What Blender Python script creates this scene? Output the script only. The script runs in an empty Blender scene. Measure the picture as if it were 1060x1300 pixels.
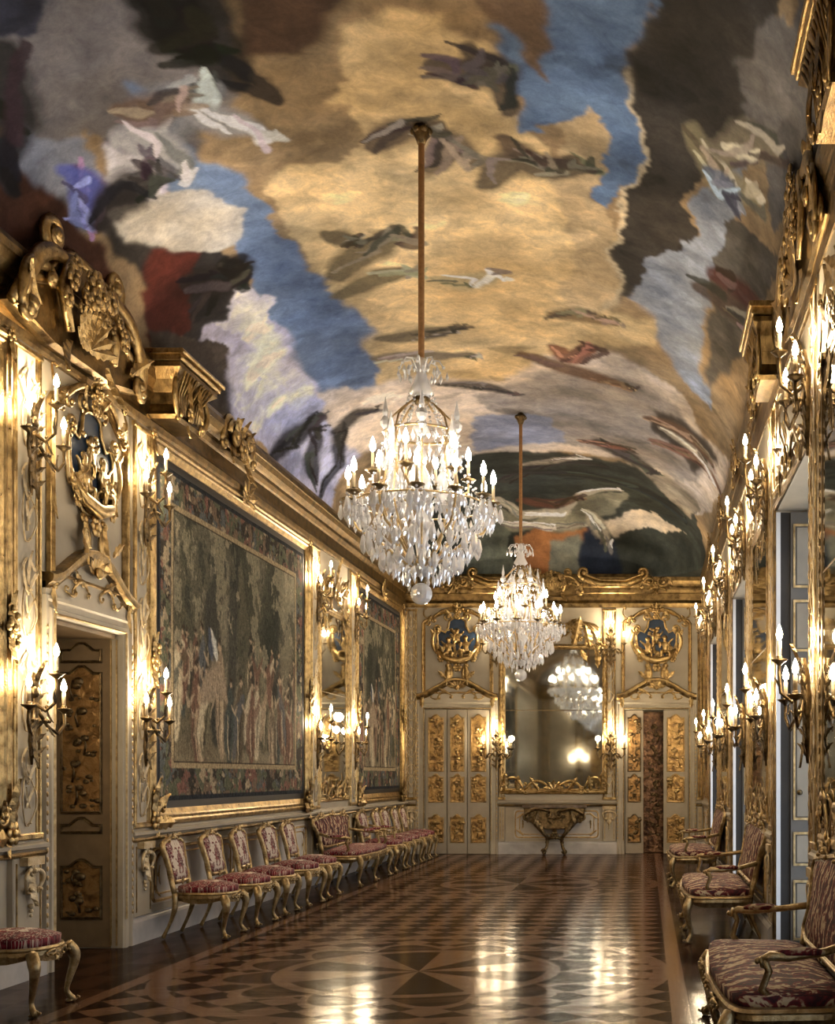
import bpy, math, random
import numpy as np
from math import sin, cos, pi, radians, sqrt, atan2, hypot
from mathutils import Vector, Matrix
random.seed(7)
SC = bpy.context.scene
COL = SC.collection

# ------------------------------------------------------------------ room dimensions (metres)
XL, XR, YE, YB = -4.545, 1.085, 22.28, -5.0      # left wall, right wall, end wall, wall behind the camera
XC = (XL + XR) / 2
HA = (XR - XL) / 2
ZS, RISE, COVE = 5.2, 1.29, 2.9                    # vault springing, rise, length of the end cove

def ceil_z(x, y):
    t = abs((x - XC) / HA) ** 4 + max(0.0, 1 - (YE - y) / COVE) ** 4
    t = min(1.0, t ** 0.25)
    return ZS + RISE * sqrt(max(0.0, 1 - t ** 2.2))

# ------------------------------------------------------------------ mesh builder
class MB:
    def __init__(s):
        s.v = []; s.f = []; s.sm = []
    def add(s, vs, fs, smooth=False, M=None):
        b = len(s.v)
        if M is not None:
            vs = [M @ Vector(p) for p in vs]
        s.v += [tuple(p) for p in vs]
        s.f += [tuple(i + b for i in f) for f in fs]
        s.sm += [smooth] * len(fs)
        return s
    def box(s, x0, x1, y0, y1, z0, z1, M=None):
        vs = [(x, y, z) for x in (x0, x1) for y in (y0, y1) for z in (z0, z1)]
        return s.add(vs, [(0,1,3,2),(4,6,7,5),(0,4,5,1),(2,3,7,6),(0,2,6,4),(1,5,7,3)], False, M)
    def bev(s, x0, x1, y0, y1, z0, z1, b=.01):
        # box standing on y0 with its outer (y1) edges chamfered
        vs = [(x0,y0,z0),(x1,y0,z0),(x1,y0,z1),(x0,y0,z1),
              (x0,y1-b,z0),(x1,y1-b,z0),(x1,y1-b,z1),(x0,y1-b,z1),
              (x0+b,y1,z0+b),(x1-b,y1,z0+b),(x1-b,y1,z1-b),(x0+b,y1,z1-b)]
        fs = [(0,1,2,3),(8,9,10,11)]
        for i in range(4):
            j = (i+1) % 4
            fs += [(i,j,4+j,4+i),(4+i,4+j,8+j,8+i)]
        return s.add(vs, fs)
    def tube(s, pts, r, seg=6, closed=False, flat=1.0, M=None):
        P = [Vector(p) for p in pts]
        n = len(P)
        R = r if isinstance(r, (list, tuple)) else [r] * n
        if len(R) != n:
            R = [R[0] + (R[-1] - R[0]) * i / (n - 1) for i in range(n)] if len(R) == 2 else \
                [R[min(len(R)-1, int(i*(len(R)-1)/(n-1)))]*(1-(i*(len(R)-1)/(n-1))%1) +
                 R[min(len(R)-1, int(i*(len(R)-1)/(n-1))+1)]*((i*(len(R)-1)/(n-1))%1) for i in range(n)]
        T = []
        for i in range(n):
            if closed: d = P[(i+1) % n] - P[i-1]
            else: d = P[min(i+1, n-1)] - P[max(i-1, 0)]
            T.append(d.normalized() if d.length > 1e-9 else Vector((0,0,1)))
        u = T[0].orthogonal().normalized()
        if abs(T[0].y) < .9:
            u = (Vector((0,1,0)) - T[0] * T[0].y).normalized()
        vs = []
        for i in range(n):
            u = (u - T[i] * u.dot(T[i]))
            u = u.normalized() if u.length > 1e-6 else T[i].orthogonal().normalized()
            w = T[i].cross(u)
            for k in range(seg):
                a = 2 * pi * k / seg
                vs.append(P[i] + u * (cos(a) * R[i] * flat) + w * (sin(a) * R[i]))
        fs = []
        for i in range(n if closed else n - 1):
            j = (i + 1) % n
            for k in range(seg):
                l = (k + 1) % seg
                fs.append((i*seg+k, i*seg+l, j*seg+l, j*seg+k))
        if not closed:
            fs.append(tuple(range(seg-1, -1, -1))); fs.append(tuple((n-1)*seg+k for k in range(seg)))
        return s.add(vs, fs, True, M)
    def lathe(s, prof, seg=10, c=(0,0,0), M=None, smooth=True):
        vs = []; fs = []
        for (r, z) in prof:
            for k in range(seg):
                a = 2*pi*k/seg
                vs.append((c[0]+r*cos(a), c[1]+r*sin(a), c[2]+z))
        n = len(prof)
        for i in range(n-1):
            for k in range(seg):
                l = (k+1) % seg
                fs.append((i*seg+k, i*seg+l, (i+1)*seg+l, (i+1)*seg+k))
        fs.append(tuple(range(seg-1,-1,-1))); fs.append(tuple((n-1)*seg+k for k in range(seg)))
        return s.add(vs, fs, smooth, M)
    def ball(s, c, r, sx=1, sy=1, sz=1, seg=8, ring=5, M=None):
        vs = [(c[0], c[1], c[2]-r*sz)]
        for i in range(1, ring):
            ph = -pi/2 + pi*i/ring
            for k in range(seg):
                a = 2*pi*k/seg
                vs.append((c[0]+r*sx*cos(ph)*cos(a), c[1]+r*sy*cos(ph)*sin(a), c[2]+r*sz*sin(ph)))
        vs.append((c[0], c[1], c[2]+r*sz)); top = len(vs)-1
        fs = [(0, 1+(k+1) % seg, 1+k) for k in range(seg)]
        for i in range(ring-2):
            for k in range(seg):
                l = (k+1) % seg; b = 1+i*seg
                fs.append((b+k, b+l, b+seg+l, b+seg+k))
        b = 1+(ring-2)*seg
        fs += [(b+k, b+(k+1) % seg, top) for k in range(seg)]
        return s.add(vs, fs, True, M)
    def prism(s, poly, y0, y1, inset=0.0):
        # outline in the xz plane, thickened from y0 to y1, optional chamfer
        n = len(poly)
        cx = sum(p[0] for p in poly)/n; cz = sum(p[1] for p in poly)/n
        vs = [(x, y0, z) for x, z in poly]
        k = 2
        if inset:
            vs += [(x, y1-inset, z) for x, z in poly]; k = 3
            vs += [(x-(x-cx)/max(.01, hypot(x-cx, z-cz))*inset, y1, z-(z-cz)/max(.01, hypot(x-cx, z-cz))*inset) for x, z in poly]
        else:
            vs += [(x, y1, z) for x, z in poly]
        fs = [tuple(range(n)), tuple((k-1)*n+i for i in range(n-1, -1, -1))]
        for a in range(k-1):
            for i in range(n):
                j = (i+1) % n
                fs.append((a*n+i, (a+1)*n+i, (a+1)*n+j, a*n+j))
        return s.add(vs, fs)
    def frame(s, pts, prof, closed=True, y=0.0, smooth=False):
        # moulding of cross-section prof [(offset, height)] swept along pts [(x, z)] on the wall plane, mitred
        n = len(pts); m = len(prof); vs = []; fs = []
        for i in range(n):
            p = Vector(pts[i])
            a = Vector(pts[i-1]) if (closed or i > 0) else None
            b = Vector(pts[(i+1) % n]) if (closed or i < n-1) else None
            d1 = (p-a).normalized() if a is not None else (b-p).normalized()
            d2 = (b-p).normalized() if b is not None else d1
            n1 = Vector((d1.y, -d1.x)); n2 = Vector((d2.y, -d2.x))
            mt = (n1+n2) / max(.35, 1+n1.dot(n2))
            for (o, h) in prof:
                vs.append((p.x+mt.x*o, y+h, p.y+mt.y*o))
        for i in range(n if closed else n-1):
            j = (i+1) % n
            for k in range(m-1):
                fs.append((i*m+k, i*m+k+1, j*m+k+1, j*m+k))
        if not closed:
            fs.append(tuple(range(m))); fs.append(tuple((n-1)*m+k for k in range(m-1, -1, -1)))
        return s.add(vs, fs, smooth)
    def extrude(s, prof, x0, x1):
        # cross-section [(y, z)] extruded along x
        n = len(prof)
        vs = [(x0, y, z) for y, z in prof] + [(x1, y, z) for y, z in prof]
        fs = [tuple(range(n)), tuple(range(2*n-1, n-1, -1))]
        for i in range(n):
            j = (i+1) % n
            fs.append((i, n+i, n+j, j))
        return s.add(vs, fs)
    def leaf(s, c, ang, L, W, lift=.3, lobes=4, y=0.0, th=.25, out=None):
        # acanthus leaf lying on the wall plane from c=(x,z), curling outwards at the tip
        n = lobes*2+1; vs = []; fs = []
        ca, sa = cos(ang), sin(ang)
        for i in range(n+1):
            t = i/n
            w = W*.5*(sin(pi*min(1, t*.92+.06)) ** .7)*(1.0 if i % 2 else .66)
            if i == n: w = W*.03
            h = y + lift*L*(t**2)*(1 if t < .85 else .92) + .012
            px, pz = c[0]+ca*L*t, c[1]+sa*L*t
            dx, dz = -sa*w, ca*w
            vs += [(px+dx, h-W*th*.3, pz+dz), (px, h+W*th*.45, pz), (px-dx, h-W*th*.3, pz-dz), (px, h-W*th*.5, pz)]
        for i in range(n):
            for k in range(4):
                l = (k+1) % 4
                fs.append((i*4+k, i*4+l, i*4+4+l, i*4+4+k))
        fs += [(3,2,1,0), (n*4, n*4+1, n*4+2, n*4+3)]
        return s.add(vs, fs, False)
    def volute(s, c, r, a0, turns, rt, y=.03, rise=.03, n=None, eye=True):
        # spiral: starts at radius r and angle a0, winds in; turns < 0 winds clockwise
        n = n or int(10*abs(turns))+4; P = []; R = []
        for i in range(n+1):
            t = i/n; a = a0+turns*2*pi*t; rr = r*(1-.82*t)
            P.append((c[0]+rr*cos(a), y+rise*t, c[1]+rr*sin(a))); R.append(rt*(1-.5*t))
        s.tube(P, R, 6)
        if eye: s.ball((c[0], y+rise, c[1]), rt*1.25, seg=6, ring=4)
        return s
    def cscroll(s, p0, p1, bulge, rt, y=.03, vol=.35, turns=1.1, both=True):
        # C-scroll from p0 to p1 bulging to its left, with a volute at each end
        a = Vector(p0); b = Vector(p1); d = b-a; L = d.length; nrm = Vector((-d.y, d.x))/max(L, 1e-6)
        P = []; R = []
        for i in range(13):
            t = i/12
            q = a+d*t+nrm*(bulge*L*sin(pi*t))
            P.append((q.x, y+.02*sin(pi*t), q.y)); R.append(rt*(.75+.5*sin(pi*t)))
        s.tube(P, R, 6, flat=.8)
        sg = -1 if bulge > 0 else 1
        for (q, e, sgn) in ((a, P[1], -sg), (b, P[-2], sg)):
            ang = atan2(q.y-e[2], q.x-e[0]); r = vol*L*.35
            cc = (q.x+cos(ang+sgn*pi/2)*r, q.y+sin(ang+sgn*pi/2)*r)
            s.volute(cc, r, ang-sgn*pi/2, sgn*turns, rt*.8, y)
            if not both: break
        return s
    def flower(s, c, r, y=.03, n=6):
        s.ball((c[0], y+r*.35, c[1]), r*.34, seg=6, ring=4)
        for k in range(n):
            a = 2*pi*k/n
            s.ball((c[0]+cos(a)*r*.6, y+r*.12, c[1]+sin(a)*r*.6), r*.42, 1, .6, 1, seg=6, ring=4)
        return s
    def pillow(s, outline, edge, dome, rings=5, fn=lambda a, b, h: (a, b, h), pw=2.2):
        # upholstered pad: outline [(a, b)] with an edge of height edge and a dome of height dome
        n = len(outline)
        ca = sum(p[0] for p in outline)/n; cb = sum(p[1] for p in outline)/n
        vs = [fn(a, b, 0) for a, b in outline]; fs = [tuple(range(n-1, -1, -1))]
        for i in range(rings):
            t = 1-i/rings
            for a, b in outline:
                k = 1.015 if i == 0 else 1
                vs.append(fn(ca+(a-ca)*t*k, cb+(b-cb)*t*k, edge+dome*(1-t**pw)))
        vs.append(fn(ca, cb, edge+dome)); top = len(vs)-1
        for r in range(rings):
            for i in range(n):
                j = (i+1) % n
                fs.append((r*n+i, r*n+j, (r+1)*n+j, (r+1)*n+i))
        for i in range(n):
            fs.append((rings*n+i, rings*n+(i+1) % n, top))
        return s.add(vs, fs, True)
    def mesh(s, name, m):
        me = bpy.data.meshes.new(name)
        me.from_pydata(s.v, [], s.f)
        me.polygons.foreach_set('use_smooth', s.sm)
        me.materials.append(m)
        me.update()
        return me

def smooth(P, R, k=4):
    # Catmull-Rom through the points, radii alongside
    A = [np.array(list(p)+[r]) for p, r in zip(P, R)]; A = [2*A[0]-A[1]]+A+[2*A[-1]-A[-2]]; out = []
    for i in range(1, len(A)-2):
        for q in range(k):
            t = q/k; a, b, c, d = A[i-1:i+3]
            out.append(.5*((2*b)+(c-a)*t+(2*a-5*b+4*c-d)*t*t+(3*b-a-3*c+d)*t**3))
    out.append(A[-2])
    return [tuple(o[:3]) for o in out], [max(.003, float(o[3])) for o in out]
def link(o, parent=None):
    COL.objects.link(o)
    if parent is not None: o.parent = parent
    return o
def obj(name, mb, m, parent=None, loc=(0,0,0), rotz=0.0, kind=None, label=None):
    me = mb.mesh(name, m) if isinstance(mb, MB) else mb
    o = bpy.data.objects.new(name, me)
    o.location = loc; o.rotation_euler = (0, 0, rotz)
    if kind: o['kind'] = kind
    if label: o['label'] = label
    return link(o, parent)
def tag(o, label, cat, group=None):
    o['label'] = label; o['category'] = cat
    if group: o['group'] = group
    return o
def thing(name, label, cat, loc=(0,0,0), rotz=0.0, group=None):
    o = bpy.data.objects.new(name, None)
    o.empty_display_size = .1
    o.location = loc; o.rotation_euler = (0, 0, rotz)
    return tag(link(o), label, cat, group)
def copy_tree(o, parent=None):
    c = o.copy(); link(c, parent)
    for ch in list(o.children): copy_tree(ch, c)
    return c
def dup(o, loc, rotz, label, group=None):
    c = copy_tree(o); c.location = loc; c.rotation_euler = (0, 0, rotz); c['label'] = label
    if group: c['group'] = group
    return c
# each wall has a frame: x along the wall, y out of it into the room, z up; u is the world coordinate along it
WALL = {'left': (XL, -pi/2, -1), 'right': (XR, pi/2, 1), 'end': (YE, pi, -1), 'back': (YB, 0.0, 1)}
def wl(w, u, z, out=0.0):
    p = WALL[w]
    if w == 'left': return (p[0]+out, u, z), p[1]
    if w == 'right': return (p[0]-out, u, z), p[1]
    if w == 'end': return (u, p[0]-out, z), p[1]
    return (u, p[0]+out, z), p[1]
TRIM = [0]
def struct(name, mb, m, w=None, u=0.0, z=0.0, out=0.0, parent=None):
    if name == 'trim':
        TRIM[0] += 1; name = 'trim_%d' % TRIM[0]
    loc, rz = wl(w, u, z, out) if w else ((0,0,0), 0.0)
    o = obj(name, mb, m, parent, loc, rz)
    if parent is None: o['kind'] = 'structure'
    return o
# ------------------------------------------------------------------ materials
class E:
    """one value in a node tree, with arithmetic"""
    def __init__(s, nt, k): s.nt = nt; s.k = k
    def _m(s, op, *a):
        n = s.nt.nodes.new('ShaderNodeMath'); n.operation = op
        for i, q in enumerate((s,)+a):
            if isinstance(q, E): s.nt.links.new(q.k, n.inputs[i])
            else: n.inputs[i].default_value = q
        return E(s.nt, n.outputs[0])
    def __add__(s, o): return s._m('ADD', o)
    def __sub__(s, o): return s._m('SUBTRACT', o)
    def __mul__(s, o): return s._m('MULTIPLY', o)
    def __truediv__(s, o): return s._m('DIVIDE', o)
    def lt(s, o): return s._m('LESS_THAN', o)
    def gt(s, o): return s._m('GREATER_THAN', o)
    def abs(s): return s._m('ABSOLUTE')
    def sin(s): return s._m('SINE')
    def sqrt(s): return s._m('SQRT')
    def floor(s): return s._m('FLOOR')
    def mod(s, o): return s._m('FLOORED_MODULO', o)
    def atan2(s, o): return s._m('ARCTAN2', o)
    def max(s, o): return s._m('MAXIMUM', o)
    def min(s, o): return s._m('MINIMUM', o)
    def inv(s): return (s*-1.0)+1.0
class NT:
    def __init__(s, name):
        s.m = bpy.data.materials.new(name); s.m.use_nodes = True
        s.nt = s.m.node_tree; s.b = s.nt.nodes['Principled BSDF']
        s.tc = s.nt.nodes.new('ShaderNodeTexCoord')
    def pos(s):
        n = s.nt.nodes.new('ShaderNodeSeparateXYZ'); s.nt.links.new(s.tc.outputs['Object'], n.inputs[0])
        return [E(s.nt, n.outputs[i]) for i in range(3)]
    def vec(s, x, y, z):
        n = s.nt.nodes.new('ShaderNodeCombineXYZ')
        for i, q in enumerate((x, y, z)):
            if isinstance(q, E): s.nt.links.new(q.k, n.inputs[i])
            else: n.inputs[i].default_value = q
        return n.outputs[0]
    def noise(s, scale, detail=3, rough=.55, vec=None, dist=0.0):
        n = s.nt.nodes.new('ShaderNodeTexNoise'); n.inputs['Scale'].default_value = scale
        n.inputs['Detail'].default_value = detail; n.inputs['Roughness'].default_value = rough
        n.inputs['Distortion'].default_value = dist
        s.nt.links.new(vec if vec is not None else s.tc.outputs['Object'], n.inputs['Vector'])
        return E(s.nt, n.outputs['Fac'])
    def voro(s, scale, vec=None, out='Distance', feat='F1'):
        n = s.nt.nodes.new('ShaderNodeTexVoronoi'); n.feature = feat; n.inputs['Scale'].default_value = scale
        s.nt.links.new(vec if vec is not None else s.tc.outputs['Object'], n.inputs['Vector'])
        return E(s.nt, n.outputs[out])
    def ramp(s, f, stops):
        n = s.nt.nodes.new('ShaderNodeValToRGB'); e = n.color_ramp.elements
        while len(e) < len(stops): e.new(.5)
        for q, (p, c) in zip(e, stops):
            q.position = p; q.color = tuple(c)+(1,)
        s.nt.links.new(f.k, n.inputs[0]); return n.outputs[0]
    def mix(s, f, a, b, mode='MIX'):
        n = s.nt.nodes.new('ShaderNodeMix'); n.data_type = 'RGBA'; n.blend_type = mode
        for q, i in ((f, 0), (a, 6), (b, 7)):
            if isinstance(q, E): s.nt.links.new(q.k, n.inputs[i])
            elif isinstance(q, (int, float)): n.inputs[i].default_value = q
            elif isinstance(q, (tuple, list)): n.inputs[i].default_value = tuple(q)+(1,)
            else: s.nt.links.new(q, n.inputs[i])
        return n.outputs[2]
    def set(s, name, v):
        i = s.b.inputs[name]
        if isinstance(v, E): s.nt.links.new(v.k, i)
        elif isinstance(v, (int, float)): i.default_value = v
        elif isinstance(v, tuple): i.default_value = v+(1,)
        else: s.nt.links.new(v, i)
        return s
    def bump(s, h, dist=.01, strength=.5):
        n = s.nt.nodes.new('ShaderNodeBump'); n.inputs['Distance'].default_value = dist; n.inputs['Strength'].default_value = strength
        s.nt.links.new(h.k, n.inputs['Height']); s.nt.links.new(n.outputs[0], s.b.inputs['Normal']); return s

def m_gold(name, a, b, r0, r1, sc=14, bump=.006, metal=1.0):
    n = NT(name); f = n.noise(sc, 4)
    n.set('Base Color', n.ramp(f, [(.3, b), (.62, a)])).set('Metallic', metal)
    n.set('Roughness', n.noise(sc*2, 2)*(r1-r0)+r0)
    n.bump(n.noise(sc*5, 3), bump, .6)
    return n.m
def m_plain(name, c, rough=.5, var=.12, sc=6, spec=.4, metal=0.0, bump=0.0):
    n = NT(name); f = n.noise(sc, 4)
    n.set('Base Color', n.ramp(f, [(.25, tuple(q*(1-var*1.6) for q in c)), (.75, tuple(min(1, q*(1+var)) for q in c))]))
    n.set('Roughness', rough).set('Specular IOR Level', spec).set('Metallic', metal)
    if bump: n.bump(n.noise(sc*8, 3), bump, .5)
    return n.m
def m_emit(name, c, st):
    n = NT(name); n.set('Base Color', c).set('Emission Color', c).set('Emission Strength', st); return n.m

M = {}
M['gold'] = m_gold('burnished gilding', (.50, .355, .16), (.17, .11, .045), .22, .42)
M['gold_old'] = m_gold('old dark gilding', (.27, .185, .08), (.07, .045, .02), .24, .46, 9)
M['gold_pale'] = m_gold('pale worn gilding', (.62, .46, .24), (.32, .22, .10), .3, .5, 18)
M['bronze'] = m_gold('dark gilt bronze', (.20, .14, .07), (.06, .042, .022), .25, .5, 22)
M['cream'] = m_plain('cream painted boiserie', (.37, .325, .25), .5, .12, 3)
M['cream2'] = m_plain('grey cream painted panel', (.30, .26, .20), .55, .1, 4)
M['parcel'] = m_gold('cream and gold carving', (.56, .46, .30), (.34, .24, .11), .35, .55, 16, .006, .35)
M['white'] = m_plain('off white painted dado', (.50, .475, .44), .45, .1, 5)
M['marble'] = m_plain('pale marble skirting', (.42, .40, .385), .35, .22, 3)
M['dark'] = m_plain('painted gap shade', (.03, .026, .022), .6, .2)  # near-black colour standing for shade in the window reveals
M['black'] = m_plain('black liner', (.012, .010, .009), .5, .2)
M['blue'] = m_plain('deep blue ground', (.009, .026, .060), .5, .35, 9)
M['brownwood'] = m_plain('brown painted wood', (.17, .115, .06), .45, .2, 5)
M['shutter'] = m_plain('grey blue painted shutter', (.135, .125, .11), .45, .08, 4)
M['jamb'] = m_plain('daylit jamb white', (.75, .76, .78), .25, .05, 4)  # bright white that puts daylight into the jamb colour
M['candle'] = m_plain('tan candle sleeve', (.55, .44, .28), .5, .1)
M['rod'] = m_plain('brown velvet rod cover', (.30, .155, .06), .7, .2, 30)
M['marbletop'] = m_plain('veined dark marble', (.16, .12, .09), .15, .4, 12)
M['bulb'] = m_emit('lit candle bulb', (1, .80, .52), 60)
M['bulb2'] = m_emit('lit chandelier bulb', (1, .88, .70), 60)
def _():
    n = NT('aged mirror glass'); f = n.noise(2.2, 5)
    n.set('Base Color', n.ramp(f, [(.3, (.50, .53, .52)), (.7, (.68, .70, .68))])).set('Metallic', 1.0)
    n.set('Roughness', n.noise(3, 3)*.05+.01); return n.m
M['mirror'] = _()
def _():
    n = NT('cut crystal'); n.set('Base Color', (.96, .97, 1.0)).set('Roughness', .03).set('IOR', 1.5)
    n.set('Transmission Weight', .5).set('Specular IOR Level', .9); return n.m
M['crystal'] = _()
def _():
    n = NT('window glass'); n.set('Base Color', (.9, .95, 1.0)).set('Roughness', .02).set('Transmission Weight', 1.0).set('IOR', 1.02); return n.m
M['glass'] = _()
def m_lacquer(name, a, b, c):
    # gilt lacquer with raised foliage
    n = NT(name); f = n.noise(9, 5, .65, dist=.6); v = n.voro(16)
    col = n.ramp(f, [(.36, b), (.5, a), (.66, c)])
    n.set('Base Color', col).set('Metallic', .75).set('Roughness', .36)
    n.bump(f+v*.5, .02, .8); return n.m
M['lacquer'] = m_lacquer('gilt lacquer panel', (.30, .185, .065), (.085, .046, .016), (.46, .31, .13))
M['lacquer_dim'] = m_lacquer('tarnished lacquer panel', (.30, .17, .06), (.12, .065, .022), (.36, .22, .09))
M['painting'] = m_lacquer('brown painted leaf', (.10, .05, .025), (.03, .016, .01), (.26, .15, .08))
def m_damask(name, plane, cz, prof):
    # cream silk with crimson foliage mirrored about the middle; plane picks the second axis
    n = NT(name); x, y, z = n.pos(); q = z if plane == 'z' else y
    a = x.abs(); vv = n.vec(a, q, 0.0)
    d = ((a/prof[0])*(a/prof[0]) + ((q-cz)/prof[1])*((q-cz)/prof[1])).sqrt()
    w = n.noise(15, 3, .6, vv, .5)
    fine = n.noise(30, 2, .6, vv, .4)
    centre = (d+(w-.5)*2.0).lt(.52)
    edge = (d+(w-.5)*2.6).gt(prof[2])
    veins = (fine-.5).abs().lt(.022)
    red = centre.max(edge)
    red = (red-veins*.75).max(0.0)
    dk = n.noise(30, 2, .5)
    crim = n.ramp(dk, [(.35, (.045, .005, .010)), (.65, (.16, .012, .022))])
    n.set('Base Color', n.mix(red, (.50, .43, .36), crim)).set('Roughness', .7).set('Specular IOR Level', .2)
    n.bump(w, .004, .5); return n.m
M['damask_back'] = m_damask('crimson damask back', 'z', .70, (.13, .19, 1.08))
M['damask_seat'] = m_damask('crimson damask seat', 'y', .02, (.10, .10, .8))
def _():
    n = NT('flame stitch silk'); x, y, z = n.pos()
    vv = n.vec(x*1.0, y*.8, z*.8); w = n.noise(9, 3, .6, vv, .6); t = ((x*6.5)+(w*3.2)).mod(1.0)
    f = n.noise(34, 3)
    m = ((t-.5).abs()*2.0+(f-.5)*.9)
    col = n.ramp(m, [(.16, (.42, .33, .22)), (.30, (.20, .09, .06)), (.40, (.12, .012, .016)), (.9, (.022, .006, .010))])
    n.set('Base Color', col).set('Roughness', .75).set('Specular IOR Level', .2); n.bump(f, .004, .5); return n.m
M['flame'] = _()
def _():
    n = NT('chair gilding'); f = n.noise(18, 4)
    n.set('Base Color', n.ramp(f, [(.3, (.16, .10, .04)), (.55, (.36, .26, .125)), (.8, (.56, .46, .30))])).set('Metallic', .8)
    n.set('Roughness', .36); n.bump(n.noise(60, 3), .006, .7); return n.m
M['chair_gold'] = _()
def _():
    n = NT('inlaid parquet'); x, y, z = n.pos()
    px = x-XC; py = (y-9.0+3.6).mod(7.2)-3.6
    r = (px*px+py*py).sqrt(); th = py.atan2(px)
    star = ((th*6.0).sin()).gt(0.0)
    petal = ((th*6.0).sin().abs()*.34+1.12)
    pet = r.lt(petal)
    ring = (r-1.02).abs().lt(.055)
    ring2 = (r-petal).abs().lt(.05)
    ring3 = (r-1.85).abs().lt(.07)
    a = ((px+py)/.34).floor(); b = ((px-py)/.34).floor()
    chk = (a+b).mod(2.0).gt(.5)
    big = ((px.abs()-1.95).abs()).lt(.06)
    pl = ((px/.12).floor()*.37+ (py/.9+(px/.12).floor()*.5).floor()*.61).sin()
    g = n.noise(5, 4, .6, n.vec(x*9.0, y*1.2, 0.0))
    mid = (.040, .018, .010); dk = (.016, .0075, .005); lt = (.125, .064, .038); pale = (.30, .20, .125)
    col = n.mix(chk, dk, lt)
    inb = r.lt(1.02)
    col = n.mix(pet, col, n.mix((r*7.0).floor().mod(2.0), mid, dk))
    col = n.mix(inb, col, n.mix(star, dk, lt))
    for q in (ring, ring2, ring3): col = n.mix(q, col, lt)
    outer = px.abs().gt(1.95)
    a2 = ((px.abs()-1.95)/.22).floor(); 
    col = n.mix(outer, col, n.mix((a2+(y/.55).floor()).mod(2.0), mid, dk))
    col = n.mix(big, col, lt)
    col = n.mix(.55, col, n.mix(g, (.35, .33, .32), (1.0, 1.0, 1.0)), 'MULTIPLY')
    n.set('Base Color', col)
    n.set('Roughness', n.noise(3, 4)*.10+.10).set('Specular IOR Level', .32)
    lum = n.nt.nodes.new('ShaderNodeRGBToBW'); n.nt.links.new(col, lum.inputs[0])
    wax = (E(n.nt, lum.outputs[0])*6.0+.36).min(.75)
    df = n.nt.nodes.new('ShaderNodeBsdfDiffuse'); n.nt.links.new(col, df.inputs[0])
    mx = n.nt.nodes.new('ShaderNodeMixShader'); n.nt.links.new(wax.k, mx.inputs[0]); n.nt.links.new(df.outputs[0], mx.inputs[1]); n.nt.links.new(n.b.outputs[0], mx.inputs[2])
    n.nt.links.new(mx.outputs[0], n.nt.nodes['Material Output'].inputs[0])
    wob = n.noise(1.0, 2, .5, n.vec(x*.9, y*6.5, 0.0))
    n.bump(wob+n.noise(60, 2)*.01, .008, .25)
    return n.m
M['floor'] = _()
def _():
    n = NT('painted plaster vault')
    a = n.nt.nodes.new('ShaderNodeAttribute'); a.attribute_name = 'paint'
    f = n.noise(5, 8, .72, dist=.6); g = n.noise(26, 5, .7, dist=.8)
    c = n.mix(1.0, a.outputs['Color'], n.ramp(f, [(.28, (.62, .62, .65)), (.72, (1.24, 1.19, 1.10))]), 'MULTIPLY')
    c = n.mix(1.0, c, n.ramp(g, [(.3, (.86, .86, .86)), (.7, (1.10, 1.10, 1.10))]), 'MULTIPLY')
    n.set('Base Color', c).set('Roughness', .85).set('Specular IOR Level', .15)
    return n.m
M['fresco'] = _()
def _():
    n = NT('woven wool'); a = n.nt.nodes.new('ShaderNodeAttribute'); a.attribute_name = 'paint'
    x, y, z = n.pos()
    w = n.noise(1, 3, .6, n.vec(x*60.0, 0.0, z*9.0)); v = n.noise(30, 5, .7, dist=1.0)
    c = n.mix(1.0, a.outputs['Color'], n.ramp(v, [(.3, (.40, .41, .45)), (.7, (1.6, 1.55, 1.45))]), 'MULTIPLY')
    c = n.mix(1.0, c, n.ramp(w, [(.3, (.7, .7, .7)), (.7, (1.25, 1.25, 1.25))]), 'MULTIPLY')
    n.set('Base Color', c).set('Roughness', .95).set('Specular IOR Level', .05); n.bump(w, .004, .4); return n.m
M['tapestry'] = _()
# ------------------------------------------------------------------ the setting
def rect(x0, x1, z0, z1): return [(x0, z0), (x1, z0), (x1, z1), (x0, z1)]
def moul(w, h):   # a small gilt moulding, offset/height
    return [(-w/2, 0), (-w/2, h*.55), (-w*.32, h*.62), (-w*.2, h), (w*.05, h*.9), (w*.2, h*.5), (w*.42, h*.62), (w/2, h*.4), (w/2, 0)]
def arc_panel(w, z0, z1, rise, n=9, ear=.07):
    # panel outline with an arched, shouldered top
    h = w/2
    P = [(-h, z0), (h, z0), (h, z1-rise-ear), (h-ear*.6, z1-rise-ear*.2), (h-ear*1.6, z1-rise)]
    a = h-ear*1.6
    for i in range(1, n):
        t = i/n
        P.append((a-2*a*t, z1-rise+rise*sin(pi*t)**.8))
    P += [(-h+ear*1.6, z1-rise), (-h+ear*.6, z1-rise-ear*.2), (-h, z1-rise-ear)]
    return P
def round_panel(w, z0, z1, r, n=4):
    P = []; h = w/2
    for cx, cz, a0 in ((h-r, z0+r, -pi/2), (h-r, z1-r, 0), (-h+r, z1-r, pi/2), (-h+r, z0+r, pi)):
        for i in range(n+1):
            a = a0+pi/2*i/n; P.append((cx+r*cos(a), cz+r*sin(a)))
    return P

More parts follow.
